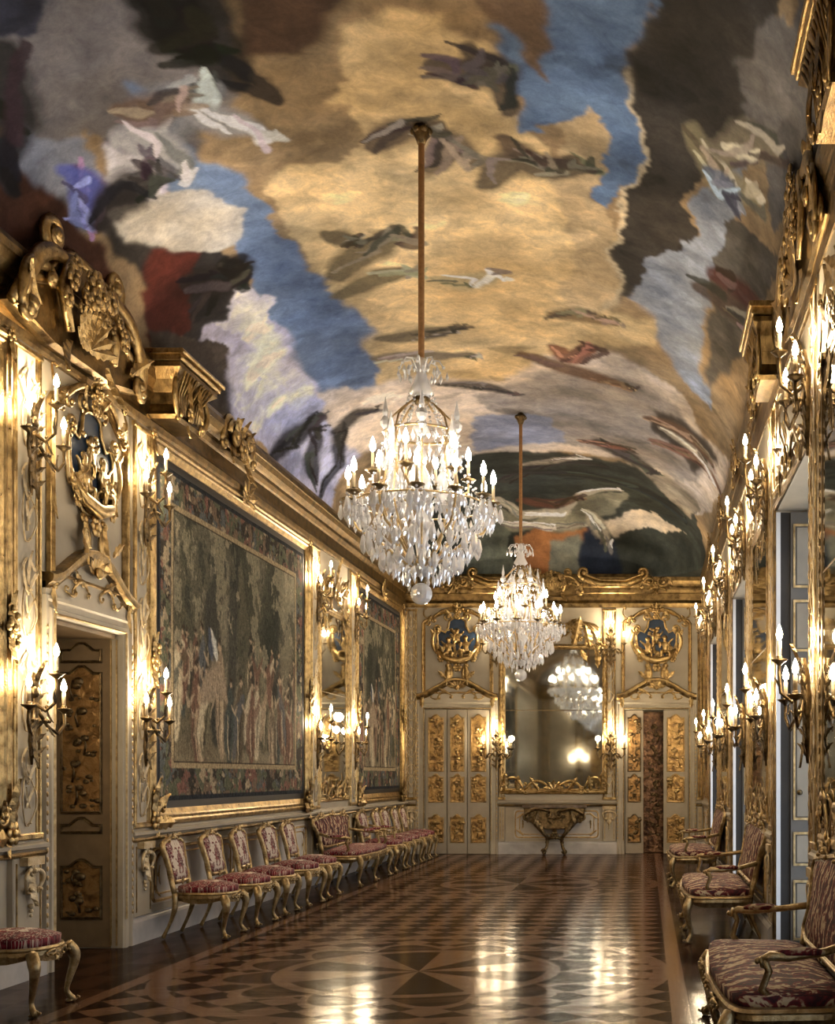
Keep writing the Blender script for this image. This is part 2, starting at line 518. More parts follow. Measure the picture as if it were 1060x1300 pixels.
DOOR_L = (9.0, 10.2)                      # doorway in the left wall, along y
WIN = [(2.8, 4.9), (7.75, 9.86), (12.65, 14.75), (17.75, 19.85)]
WTOP = 3.70
DOOR_E = (-.40, .80)                      # doorway in the end wall, along x
fl = MB(); fl.add([(XL-.7, YB, 0), (XR+.5, YB, 0), (XR+.5, YE+.55, 0), (XL-.7, YE+.55, 0)], [(0,1,2,3)])
struct('floor', fl, M['floor'])
b = MB()
b.box(XL-.65, XL, YB, DOOR_L[0], 0, 5.6).box(XL-.65, XL, DOOR_L[1], YE, 0, 5.6).box(XL-.65, XL, DOOR_L[0], DOOR_L[1], 2.7, 5.6)
b.box(XL-.7, XL-.62, DOOR_L[0]-.1, DOOR_L[1]+.1, 0, 2.8)
struct('wall_left', b, M['cream'])
b = MB(); y = YB
for (a, c) in WIN:
    b.box(XR, XR+.45, y, a, 0, 5.6); b.box(XR, XR+.45, a, c, WTOP, 5.6); y = c
b.box(XR, XR+.45, y, YE, 0, 5.6)
struct('wall_right', b, M['cream'])
b = MB(); b.box(XL-.65, DOOR_E[0], YE, YE+.5, 0, 6.6).box(DOOR_E[1], XR+.45, YE, YE+.5, 0, 6.6).box(DOOR_E[0], DOOR_E[1], YE, YE+.5, 2.72, 6.6)
b.box(DOOR_E[0]-.1, DOOR_E[1]+.1, YE+.46, YE+.55, 0, 2.8)
struct('wall_end', b, M['cream'])
b = MB(); b.box(XL-.65, XR+.45, YB-.3, YB, 0, 6.6)
struct('wall_back', b, M['cream'])

# ---- the painted vault: colours of the paint live on the vertices
def vnoise(x, y, seed):
    r = np.random.RandomState(seed).rand(64, 64)
    xi = np.floor(x).astype(int); yi = np.floor(y).astype(int)
    fx = x-xi; fy = y-yi; fx = fx*fx*(3-2*fx); fy = fy*fy*(3-2*fy)
    g = lambda a, b: r[a % 64, b % 64]
    return (g(xi, yi)*(1-fx)+g(xi+1, yi)*fx)*(1-fy)+(g(xi, yi+1)*(1-fx)+g(xi+1, yi+1)*fx)*fy
def fbm(x, y, seed, octv=5, gain=.55):
    s = 0; a = 1; t = 0
    for i in range(octv):
        s = s+a*vnoise(x*2**i+i*7.3, y*2**i+i*3.1, seed+i); t += a; a *= gain
    return s/t-.5
def inpoly(x, y, P):
    c = np.zeros(x.shape, bool); n = len(P)
    for i in range(n):
        x0, y0 = P[i]; x1, y1 = P[(i+1) % n]
        if y0 == y1: continue
        k = ((y0 > y) != (y1 > y)) & (x < (x1-x0)*(y-y0)/(y1-y0)+x0)
        c ^= k
    return c
def lin(c): return np.where(np.array(c)/255 <= .04045, np.array(c)/255/12.92, ((np.array(c)/255+.055)/1.055)**2.4)
def blur(a, n):
    for _ in range(n):
        b = a.copy(); b[1:-1] = (a[:-2]+a[1:-1]*2+a[2:])/4
        a = b.copy(); a[:, 1:-1] = (b[:, :-2]+b[:, 1:-1]*2+b[:, 2:])/4
    return a
def stroke(x, y, pts, w):
    # distance of every point to a polyline whose half width tapers, as a 0..1 mask
    m = np.zeros(x.shape); n = len(pts)-1
    for i in range(n):
        (x0, y0), (x1, y1) = pts[i], pts[i+1]
        dx, dy = x1-x0, y1-y0; L = dx*dx+dy*dy+1e-9
        t = np.clip(((x-x0)*dx+(y-y0)*dy)/L, 0, 1)
        d = np.hypot(x-x0-t*dx, y-y0-t*dy)
        q = (i+t)/n; ww = w*(.35+1.0*np.sin(pi*np.clip(q*.85+.1, 0, 1)))
        m = np.maximum(m, np.clip((ww-d)/(ww*.45), 0, 1))
    return m
def grid_mesh(name, P, col, mat):
    nu, nv = P.shape[:2]
    me = bpy.data.meshes.new(name)
    me.vertices.add(nu*nv); me.vertices.foreach_set('co', P.reshape(-1).astype(np.float32))
    i, j = np.meshgrid(np.arange(nu-1), np.arange(nv-1), indexing='ij')
    q = np.stack([i*nv+j, (i+1)*nv+j, (i+1)*nv+j+1, i*nv+j+1], -1).reshape(-1)
    nf = (nu-1)*(nv-1)
    me.loops.add(nf*4); me.loops.foreach_set('vertex_index', q.astype(np.int32))
    me.polygons.add(nf); me.polygons.foreach_set('loop_start', np.arange(0, nf*4, 4, dtype=np.int32))
    me.polygons.foreach_set('use_smooth', np.ones(nf, bool))
    me.update(calc_edges=True); me.validate()
    at = me.color_attributes.new('paint', 'FLOAT_COLOR', 'POINT')
    at.data.foreach_set('color', np.concatenate([col, np.ones(col.shape[:2]+(1,))], -1).reshape(-1).astype(np.float32))
    me.materials.append(mat)
    return me
def S2X(s): return XC+HA*np.sin(s*pi/2)
# paint regions and wisps in vault coordinates: s = -1..1 across the span (angle), y = along the gallery
FRESCO = [
((150, 128, 98), [(-2, -9), (2, -9), (2, 30), (-2, 30)]),
((112, 108, 108), [(-0.546, 6.58), (-0.171, 7.14), (-0.278, 8.42), (-0.421, 9.1), (-0.497, 8.98), (-0.598, 8.34), (-0.729, 7.32)]),
((52, 54, 66), [(-0.546, 6.58), (-0.406, 6.86), (-0.535, 7.36), (-0.602, 7.34), (-0.693, 7.2)]),
((132, 114, 88), [(-0.191, 7.12), (0.023, 7.18), (-0.074, 8.12), (-0.105, 8.66), (-0.072, 9.16), (-0.175, 9.6), (-0.295, 9.54), (-0.385, 9.08), (-0.29, 8.4)]),
((74, 56, 44), [(-0.159, 7.14), (0.023, 7.18), (-0.071, 7.86), (-0.117, 8.02), (-0.237, 7.94)]),
((108, 128, 160), [(-0.46, 8.04), (-0.415, 8.32), (-0.4, 9.1), (-0.366, 9.98), (-0.32, 12.18), (-0.334, 13.94), (-0.409, 14.64), (-0.587, 14.02), (-0.515, 11.9), (-0.462, 10.18), (-0.505, 9.5)]),
((212, 186, 140), [(-0.017, 7.74), (0.127, 7.72), (0.175, 8.06), (0.167, 8.72), (0.225, 9.44), (0.314, 9.96), (0.38, 11.02), (0.33, 12.52), (0.52, 12.08), (0.486, 12.9), (0.144, 13.72), (-0.014, 14.94), (-0.367, 14.4), (-0.326, 12.28), (-0.347, 9.76), (-0.307, 9.48), (-0.172, 9.6), (-0.072, 9.16), (-0.1, 8.56)]),
((98, 122, 156), [(0.208, 7.1), (0.461, 6.76), (0.421, 7.72), (0.386, 9.42), (0.35, 10.18), (0.322, 9.94), (0.296, 9.0), (0.224, 8.78), (0.176, 9.14), (0.181, 8.06)]),
((112, 92, 74), [(0.144, 7.16), (0.314, 7.0), (0.251, 8.44), (0.227, 8.02), (0.188, 7.8)]),
((186, 164, 128), [(0.236, 8.86), (0.306, 8.56), (0.314, 9.96), (0.347, 10.16), (0.353, 12.42), (0.203, 12.72)]),
((58, 54, 50), [(0.458, 6.76), (0.686, 6.24), (0.701, 7.1), (0.609, 7.44), (0.657, 7.92), (0.647, 8.3), (0.586, 9.0), (0.535, 9.16), (0.525, 10.12), (0.443, 11.22), (0.331, 12.38), (0.314, 12.46), (0.384, 10.08), (0.414, 8.0)]),
((206, 190, 160), [(0.421, 7.8), (0.43, 7.78), (0.336, 12.36), (0.318, 12.5)]),
((104, 100, 96), [(0.603, 7.44), (0.699, 6.84), (0.802, 5.94), (1.0, 6.8), (0.81, 9.0), (0.693, 8.18), (0.646, 7.94)]),
((138, 146, 160), [(0.565, 9.08), (0.63, 8.5), (0.683, 9.14), (0.62, 10.56), (0.635, 13.22), (0.726, 14.12), (0.604, 13.92), (0.445, 12.14), (0.377, 11.94), (0.525, 10.12)]),
((84, 80, 74), [(0.618, 10.48), (0.66, 9.44), (0.878, 9.12), (0.834, 11.42), (0.681, 13.5)]),
((190, 186, 204), [(-0.561, 8.58), (-0.445, 8.88), (-0.532, 9.58), (-0.527, 10.6), (-0.502, 11.94), (-0.538, 13.44), (-0.581, 14.2), (-0.929, 13.86), (-0.848, 12.52), (-0.698, 11.14), (-0.682, 10.0)]),
((236, 234, 240), [(-0.563, 8.62), (-0.474, 8.8), (-0.526, 9.44), (-0.623, 9.24)]),
((228, 224, 236), [(-0.545, 10.52), (-0.471, 11.46), (-0.538, 12.24), (-0.542, 13.42), (-0.587, 14.02), (-0.897, 13.8), (-0.812, 12.76), (-0.632, 12.26), (-0.656, 11.3)]),
((128, 134, 150), [(-0.667, 7.72), (-0.592, 8.42), (-0.6, 8.84), (-0.716, 9.42), (-0.75, 8.9), (-0.756, 8.14)]),
((74, 46, 36), [(-0.865, 7.64), (-0.709, 8.4), (-0.705, 9.0), (-0.784, 9.56), (-0.987, 10.82), (-1.0, 9.48), (-1.0, 7.76)]),
((50, 47, 46), [(-0.661, 8.88), (-0.548, 9.06), (-0.559, 9.74), (-0.496, 10.7), (-0.619, 11.48), (-0.755, 11.22), (-0.796, 10.48), (-0.752, 9.56)]),
((196, 192, 184), [(-0.653, 9.26), (-0.478, 9.44), (-0.415, 9.88), (-0.464, 10.32), (-0.629, 10.2), (-0.715, 9.7)]),
((84, 40, 34), [(-0.679, 10.02), (-0.579, 10.22), (-0.719, 11.02), (-0.935, 10.96), (-0.906, 10.58)]),
((72, 64, 58), [(-0.882, 10.54), (-0.717, 11.24), (-0.673, 12.06), (-0.869, 12.94), (-1.0, 11.56)]),
((170, 172, 198), [(-0.917, 13.84), (-0.576, 14.08), (-0.401, 14.52), (-0.503, 16.46), (-1.0, 17.06), (-1.0, 15.16)]),
((204, 190, 176), [(-0.576, 14.08), (-0.364, 14.36), (-0.013, 14.9), (0.144, 13.72), (0.323, 13.54), (0.539, 14.24), (0.717, 15.2), (1.0, 14.8), (0.71, 19.94), (0.421, 18.12), (0.06, 18.34), (-0.229, 18.56), (-0.535, 16.88), (-0.658, 15.56)]),
((150, 142, 136), [(-0.122, 15.46), (0.129, 14.54), (0.317, 14.5), (0.545, 14.84), (0.755, 16.48), (0.577, 18.2), (0.355, 17.94), (-0.089, 17.68)]),
((140, 146, 168), [(-0.156, 16.44), (0.068, 16.52), (0.126, 17.64), (-0.16, 18.24)]),
((60, 54, 50), [(0.421, 15.22), (0.717, 15.2), (0.828, 15.52), (0.658, 17.2), (0.486, 16.16)]),
((52, 56, 52), [(-0.349, 18.44), (-0.106, 18.32), (0.114, 18.44), (0.421, 18.22), (0.69, 18.94), (0.949, 21.52), (0.887, 22.28), (-0.843, 22.28), (-0.516, 20.2)]),
((150, 140, 124), [(0.354, 18.18), (0.534, 18.24), (0.717, 18.72), (0.71, 19.94), (0.46, 19.52)]),
((128, 126, 110), [(-0.314, 20.88), (-0.206, 20.74), (-0.125, 21.38), (0.039, 21.26), (0.129, 20.54), (0.312, 20.18), (0.254, 21.22), (0.131, 21.64), (-0.269, 21.62)]),
((160, 112, 74), [(-0.154, 21.84), (-0.099, 21.64), (0.171, 21.64), (0.142, 22.16), (-0.146, 22.22)]),
((120, 124, 116), [(-0.037, 21.84), (0.131, 21.68), (0.141, 22.22), (-0.045, 22.26)]),
((92, 98, 90), [(-0.389, 21.34), (-0.165, 21.64), (-0.189, 22.26), (-0.405, 22.2)]),
((34, 42, 58), [(0.109, 22.06), (0.183, 21.48), (0.304, 21.8), (0.321, 22.28), (0.192, 22.28)]),
((190, 176, 156), [(0.234, 21.5), (0.345, 20.98), (0.505, 20.8), (0.634, 21.08), (0.557, 21.5), (0.305, 21.7)])]
WISPS = [
((10, 10, 13), 0.17, [(-0.342, 7.1), (-0.281, 7.46), (-0.279, 7.86), (-0.275, 8.36)]),
((11, 11, 13), 0.14, [(-0.339, 7.4), (-0.313, 7.58), (-0.317, 7.84)]),
((24, 24, 26), 0.16, [(-0.606, 7.36), (-0.677, 7.78), (-0.777, 8.04)]),
((128, 130, 134), 0.15, [(-0.499, 8.58), (-0.41, 8.48), (-0.318, 8.36)]),
((150, 150, 152), 0.1, [(-0.377, 8.54), (-0.326, 8.8), (-0.28, 9.06)]),
((104, 84, 70), 0.1, [(-0.487, 8.3), (-0.441, 8.4), (-0.369, 8.46)]),
((170, 168, 168), 0.1, [(-0.531, 8.54), (-0.469, 8.76), (-0.452, 9.22)]),
((92, 84, 66), 0.13, [(-0.308, 11.54), (-0.218, 11.14), (-0.113, 10.96)]),
((100, 92, 72), 0.1, [(-0.327, 11.98), (-0.212, 11.7), (-0.121, 11.7)]),
((86, 78, 62), 0.08, [(-0.271, 10.72), (-0.23, 10.9)]),
((96, 88, 74), 0.09, [(-0.297, 13.22), (-0.193, 13.3), (-0.068, 13.24)]),
((110, 102, 90), 0.08, [(-0.33, 13.78), (-0.2, 13.92), (-0.076, 14.08)]),
((70, 64, 60), 0.08, [(-0.198, 14.96), (-0.089, 15.16), (0.006, 15.5)]),
((60, 54, 52), 0.09, [(0.053, 8.32), (0.1, 8.4), (0.161, 8.3), (0.164, 8.84)]),
((52, 46, 44), 0.09, [(0.123, 8.1), (0.137, 8.26), (0.126, 8.4)]),
((92, 80, 66), 0.09, [(-0.013, 9.76), (0.047, 9.32), (0.087, 9.62)]),
((86, 74, 62), 0.09, [(-0.103, 9.36), (-0.051, 9.16), (0.035, 9.1)]),
((84, 76, 64), 0.1, [(0.087, 10.0), (0.147, 9.58), (0.221, 9.64), (0.294, 9.48)]),
((76, 64, 56), 0.08, [(0.142, 9.22), (0.165, 9.44), (0.208, 9.52)]),
((120, 72, 54), 0.1, [(0.144, 13.72), (0.193, 14.06), (0.255, 13.56)]),
((96, 70, 52), 0.1, [(0.063, 14.04), (0.154, 14.38), (0.267, 14.62), (0.367, 14.7)]),
((170, 156, 122), 0.09, [(-0.076, 11.92), (-0.026, 12.02), (0.053, 11.82)]),
((120, 100, 74), 0.09, [(0.162, 12.76), (0.245, 12.66), (0.329, 12.7)]),
((78, 42, 38), 0.15, [(0.62, 10.56), (0.714, 10.5), (0.867, 10.24)]),
((74, 60, 52), 0.14, [(0.586, 10.96), (0.71, 10.88), (0.845, 10.74)]),
((132, 124, 100), 0.13, [(0.526, 8.5), (0.606, 8.88), (0.72, 8.76)]),
((120, 112, 96), 0.12, [(0.587, 8.54), (0.667, 8.18), (0.772, 8.0)]),
((86, 98, 120), 0.1, [(0.572, 8.86), (0.632, 8.96), (0.662, 9.1)]),
((30, 30, 34), 0.14, [(-0.945, 14.32), (-0.765, 14.68), (-0.626, 14.72)]),
((36, 36, 38), 0.14, [(-0.869, 16.02), (-0.785, 15.48), (-0.661, 15.02)]),
((28, 30, 34), 0.1, [(-0.975, 16.42), (-0.71, 16.38), (-0.593, 15.42), (-0.496, 15.24), (-0.432, 15.34)]),
((40, 36, 36), 0.12, [(-0.698, 11.14), (-0.51, 10.82), (-0.53, 11.1)]),
((92, 62, 98), 0.1, [(-0.657, 8.58), (-0.669, 8.88), (-0.719, 9.16)]),
((82, 92, 160), 0.12, [(-0.674, 8.54), (-0.67, 8.82), (-0.732, 9.02)]),
((34, 30, 32), 0.14, [(-0.708, 9.18), (-0.59, 9.12), (-0.535, 9.04)]),
((40, 34, 32), 0.13, [(-0.652, 10.6), (-0.564, 10.86), (-0.51, 10.82)]),
((60, 58, 56), 0.12, [(-0.151, 19.94), (0.051, 18.8), (0.226, 18.8)]),
((40, 40, 38), 0.14, [(0.239, 17.44), (0.324, 17.84), (0.457, 18.42)]),
((120, 80, 66), 0.08, [(0.182, 17.56), (0.266, 17.58), (0.357, 17.5)]),
((92, 70, 56), 0.12, [(0.421, 15.72), (0.59, 15.62), (0.771, 15.96)]),
((104, 72, 58), 0.1, [(0.454, 16.7), (0.645, 16.44), (0.891, 16.48)]),
((150, 142, 130), 0.09, [(0.485, 15.98), (0.638, 16.08), (0.795, 16.6)]),
((176, 168, 150), 0.06, [(-0.28, 20.92), (-0.202, 20.8), (-0.123, 21.3), (0.055, 21.26), (0.128, 20.64), (0.312, 20.18)]),
((150, 144, 128), 0.05, [(-0.196, 21.52), (-0.0, 21.64), (0.149, 21.58)]),
((160, 150, 130), 0.08, [(0.152, 21.26), (0.199, 21.64), (0.231, 21.98)]),
((150, 140, 124), 0.07, [(-0.068, 19.04), (0.051, 18.8), (0.171, 18.46)]),
((36, 38, 36), 0.12, [(-0.138, 19.46), (0.097, 19.52), (0.349, 19.68), (0.654, 20.36)]),
((90, 58, 46), 0.08, [(-0.113, 20.86), (0.011, 21.0), (0.126, 20.76)])]
def make_vault():
    s = np.linspace(-1, 1, 520)
    y = np.concatenate([np.linspace(YB, 5.6, 60)[:-1], np.linspace(5.6, 12, 380)[:-1], np.linspace(12, YE-COVE, 150)[:-1],
                        YE-COVE+COVE*np.sin(np.linspace(0, 1, 170)*pi/2)])
    s, y = np.meshgrid(s, y, indexing='ij')
    X = S2X(s)
    t = np.abs(s*0+(X-XC)/HA)**4+np.maximum(0, 1-(YE-y)/COVE)**4
    Z = ZS+RISE*np.sqrt(np.maximum(0, 1-np.minimum(1, t**.25)**2.2))
    a = s*2.6                                           # arc position in metres, for the paint
    a1 = a+fbm(a*1.6, y*1.0, 11, 7, .62)*.50; y1 = y+fbm(a*1.6+9, y*1.0, 23, 7, .62)*.85
    C = np.zeros(s.shape+(3,)); C[:] = lin((150, 128, 98))
    nz = fbm(a*.9, y*.7, 41, 6)
    for (c, P) in FRESCO:
        m = inpoly(a1, y1, [(p[0]*2.6, p[1]) for p in P])
        C[m] = lin(c)
    soft = blur(C, 5); k = np.clip(fbm(a*.8, y*.7, 91, 3)*4+.3, 0, 1)[..., None]
    C = blur(C, 1)*(1-k)+soft*k
    C *= np.clip(1+nz*1.15, .4, 1.7)[..., None]
    puff = fbm(a*2.2, y*1.5, 131, 6); C *= np.clip(1+puff*.8+np.tanh(puff*16)*.12+np.tanh(fbm(a*4, y*2.6, 171, 6, .65)*12)*.09, .35, 1.8)[..., None]
    tint = fbm(a*1.1, y*.8, 151, 4)[..., None]; C *= 1+tint*np.array([.35, .1, -.35])
    a1 = a+fbm(a*5, y*3, 61, 4)*.10; y1 = y+fbm(a*5+9, y*3, 73, 4)*.16
    rr = random.Random(3)
    for q in range(150):         # loose brushwork in the clouds
        x0 = rr.uniform(-2.4, 2.4); y0 = rr.uniform(6, 21)*.55; L = rr.uniform(.15, .5); th = rr.uniform(-.6, .6)
        k = stroke(a1, y1*.55, [(x0, y0), (x0+L*.5*cos(th), y0+L*.3*sin(th)+.05), (x0+L*cos(th), y0+L*.5*sin(th))], rr.uniform(.03, .09))[..., None]
        C = C*(1+k*rr.choice((-.3, -.2, .18, .28)))
    for (c, w, P) in WISPS:
        Q = [(p[0]*2.6, p[1]*.55) for p in P]
        k = stroke(a1, y1*.55, Q, w)[..., None]*.9
        C = C*(1-k)+lin(c)*k
        for q in range(7):       # folds and lit edges
            i = rr.randrange(len(Q)); j = min(len(Q)-1, i+1); d = lambda: rr.uniform(-1, 1)*w*.9
            f = rr.choice((.55, .7, 1.3, 1.6, 1.9)); gm = sum(c)/3; cc = tuple(min(225, (v*.6+gm*.4)*f+rr.uniform(-6, 10)) for v in c)
            k = stroke(a1, y1*.55, [(Q[i][0]+d(), Q[i][1]+d()), (Q[j][0]+d(), Q[j][1]+d()), (Q[j][0]+d(), Q[j][1]+d())], w*rr.uniform(.15, .35))[..., None]*.85
            C = C*(1-k)+lin(cc)*k
    me = grid_mesh('ceiling', np.stack([X, y, Z], -1), np.clip(C*np.array([.92, 1.01, 1.22])*1.10, .002, 1), M['fresco'])
    o = bpy.data.objects.new('ceiling', me); o['kind'] = 'structure'; link(o)
make_vault()

# ---- cornices, skirtings, dado rails
CPROF = [(o*.5, z) for o, z in [(0, 4.64), (.05, 4.64), (.07, 4.67), (.09, 4.72), (.06, 4.75), (.045, 4.78), (.045, 4.90), (.08, 4.92), (.12, 4.97), (.12, 5.01),
         (.16, 5.03), (.22, 5.07), (.26, 5.13), (.28, 5.14), (.28, 5.20), (.25, 5.22), (.22, 5.26), (0, 5.26)]]
def ux(w, u): return WALL[w][2]*u
def long_trim(w, prof, u0, u1, mat, name='trim'):
    b = MB(); b.extrude(prof, *sorted((ux(w, u0), ux(w, u1))))
    o = struct(name, b, mat, w)
    if w == 'right': o.scale = (1, .5, 1)
    return o
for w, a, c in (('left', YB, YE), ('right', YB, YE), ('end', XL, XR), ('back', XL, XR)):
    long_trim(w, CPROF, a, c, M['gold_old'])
SK = [(0, 0), (.055, 0), (.055, .19), (.045, .21), (.03, .22), (.03, .235), (0, .235)]
RAIL = [(0, .92), (.03, .92), (.05, .95), (.075, .96), (.075, .985), (.04, 1.0), (.03, 1.02), (0, 1.02)]
RAILG = [(.03, .895), (.055, .90), (.06, .918), (.05, .935), (.03, .935)]
def segs(w):
    if w == 'left': return [(YB, 8.86), (10.34, YE)]
    if w == 'right':
        r = []; y = YB
        for a, c in WIN: r.append((y, a-.1)); y = c+.1
        return r+[(y, YE)]
    if w == 'end': return [(XL, -4.33), (-2.78, -.55), (.93, XR)]
    return [(XL, -2.6), (-.9, XR)]
for w in ('left', 'right', 'end', 'back'):
    for i, (a, c) in enumerate(segs(w)):
        b = MB(); b.extrude(SK, *sorted((ux(w, a), ux(w, c))))
        struct('baseboard_'+w, b, M['marble'], w)
        long_trim(w, RAIL, a, c, M['cream2']); long_trim(w, RAILG, a, c, M['gold_old'])

def dado_panel(w, u, width, z0=.30, z1=.84):
    b = MB(); b.prism(round_panel(width, z0, z1, .05), 0.0, .012)
    t = struct('trim', b, M['white'], w, u)
    g = MB(); g.frame(round_panel(width-.06, z0+.03, z1-.03, .07), moul(.028, .022), y=.012)
    P = round_panel(width-.22, z0+.09, z1-.09, .10); g.frame(P, moul(.018, .014), y=.012)
    for sx in (-1, 1):
        for k in range(3):
            x = sx*(width/2-.12-.05*(k == 1)); z = z0+.12+(z1-z0-.24)*k/2
            g.flower((x, z), .022, .016); g.leaf((x, z), pi/2+sx*(k-1)*.9, .09, .035, .1, 2, .014); g.leaf((x, z), -pi/2+sx*(k-1)*.9, .09, .035, .1, 2, .014)
    obj('gilt_moulding', g, M['gold_pale'], t)
for (u, wd) in ((6.2, 3.2), (11.9, 2.2), (14.5, 2.5), (17.15, 1.35), (20.15, 3.1)): dado_panel('left', u, wd)
for (u, wd) in ((6.3, 1.6), (11.25, 1.5), (16.25, 1.5), (21.1, 1.2)): dado_panel('right', u, wd)
dado_panel('end', -1.68, 1.62, .28, .84)

# ---- pilaster strips with carved ornament
def strip_orn(h, w):
    g = MB(); n = max(3, int(h/.62)); st = h/n
    for i in range(n):
        z = i*st
        for sx in (-1, 1):
            g.cscroll((sx*w*.12, z+.03), (sx*w*.18, z+st*.55), -sx*.2, .007, .006, .2, .7)
            g.leaf((sx*w*.12, z+st*.22), pi/2+sx*.5, st*.26, w*.2, .1, 3, .005)
            g.leaf((sx*w*.05, z+st*.5), pi/2-sx*.5, st*.3, w*.24, .12, 3, .006)
            g.leaf((sx*w*.1, z+st*.86), -pi/2+sx*.75, st*.22, w*.2, .1, 2, .006)
        g.leaf((0, z+st*.58), pi/2, st*.36, w*.3, .12, 3, .008)
        g.flower((0, z+st*.5), w*.11, .012)
        if i % 2: g.tube([(0, .012, z+st*.15), (.01, .018, z+st*.3), (0, .012, z+st*.48)], .009, 5)
    return g.mesh('relief_ornament', M['parcel'])
ORN = strip_orn(3.45, .20); ORN2 = strip_orn(3.45, .15)
def corbel_mesh():
    g = MB(); g.box(-.12, .12, 0, .06, .24, .30)
    g.cscroll((-.02, .22), (-.08, .05), -.4, .016, .03); g.cscroll((.02, .22), (.08, .05), .4, .016, .03)
    g.leaf((0, .24), -pi/2, .30, .13, .12, 4, .02); g.flower((0, .20), .05, .03)
    for k in range(3): g.ball((0, .02, -.06-.035*k), .022-.005*k, seg=6, ring=4)
    return g.mesh('carved_bracket', M['parcel'])
CORB = corbel_mesh()
def pilaster(w, u, width, orn=None, z0=1.02, z1=4.64):
    b = MB(); h = width/2
    b.bev(-h, h, 0, .035, z0, z1, .008); b.bev(-h, h, 0, .05, .235, .895, .008)
    t = struct('trim', b, M['cream'], w, u)
    if w == 'right': t.scale = (1, .45, 1)
    g = MB()
    for sx in (-1, 1):
        for k, (x, r) in enumerate(((h-.02, .018), (h-.062, .010))):
            g.extrude([(.034, 0), (.034+r*.8, 0), (.034+r*1.4, 0), (.034, 0)], 0, 0) if 0 else None
            g.add([(sx*x+r*q, .034+r*hh, z) for z in (z0+.02, z1-.02) for q, hh in ((-1, 0), (-.6, .9), (0, 1.25), (.6, .9), (1, 0))],
                  [(i, i+1, i+6, i+5) for i in range(4)])
        g.box(sx*(h-.035)-.006, sx*(h-.035)+.006, .05, .058, .28, .86)
    g.bev(-h-.01, h+.01, .03, .06, z1-.07, z1-.03, .008); g.bev(-h-.01, h+.01, .03, .06, z0, z0+.05, .01)
    obj('gilt_fillet', g, M['gold'], t)
    if orn: obj('relief_ornament', orn, None, t, (0, .035, z0+.08))
    if width > .2: obj('carved_bracket', CORB, None, t, (0, .05, .60))
for u, wd, o in ((8.60, .40, ORN), (10.565, .36, ORN), (16.10, .40, ORN2), (18.20, .38, ORN2), (22.10, .26, ORN2)): pilaster('left', u, wd, o)
for u, wd, o in ((5.05, .14, None), (7.53, .24, ORN2), (10.12, .26, ORN2), (12.38, .26, ORN2), (15.02, .26, ORN2), (17.46, .26, ORN2), (20.12, .26, ORN2)): pilaster('right', u, wd, o)
for u, wd, o in ((-4.42, .22, ORN2), (-2.715, .12, None), (-.69, .24, ORN2), (1.02, .10, None)): pilaster('end', u, wd, o)
for u, wd, o in ((-4.2, .3, ORN), (-2.8, .3, ORN), (-.7, .3, ORN), (.7, .3, ORN)): pilaster('back', u, wd, o)

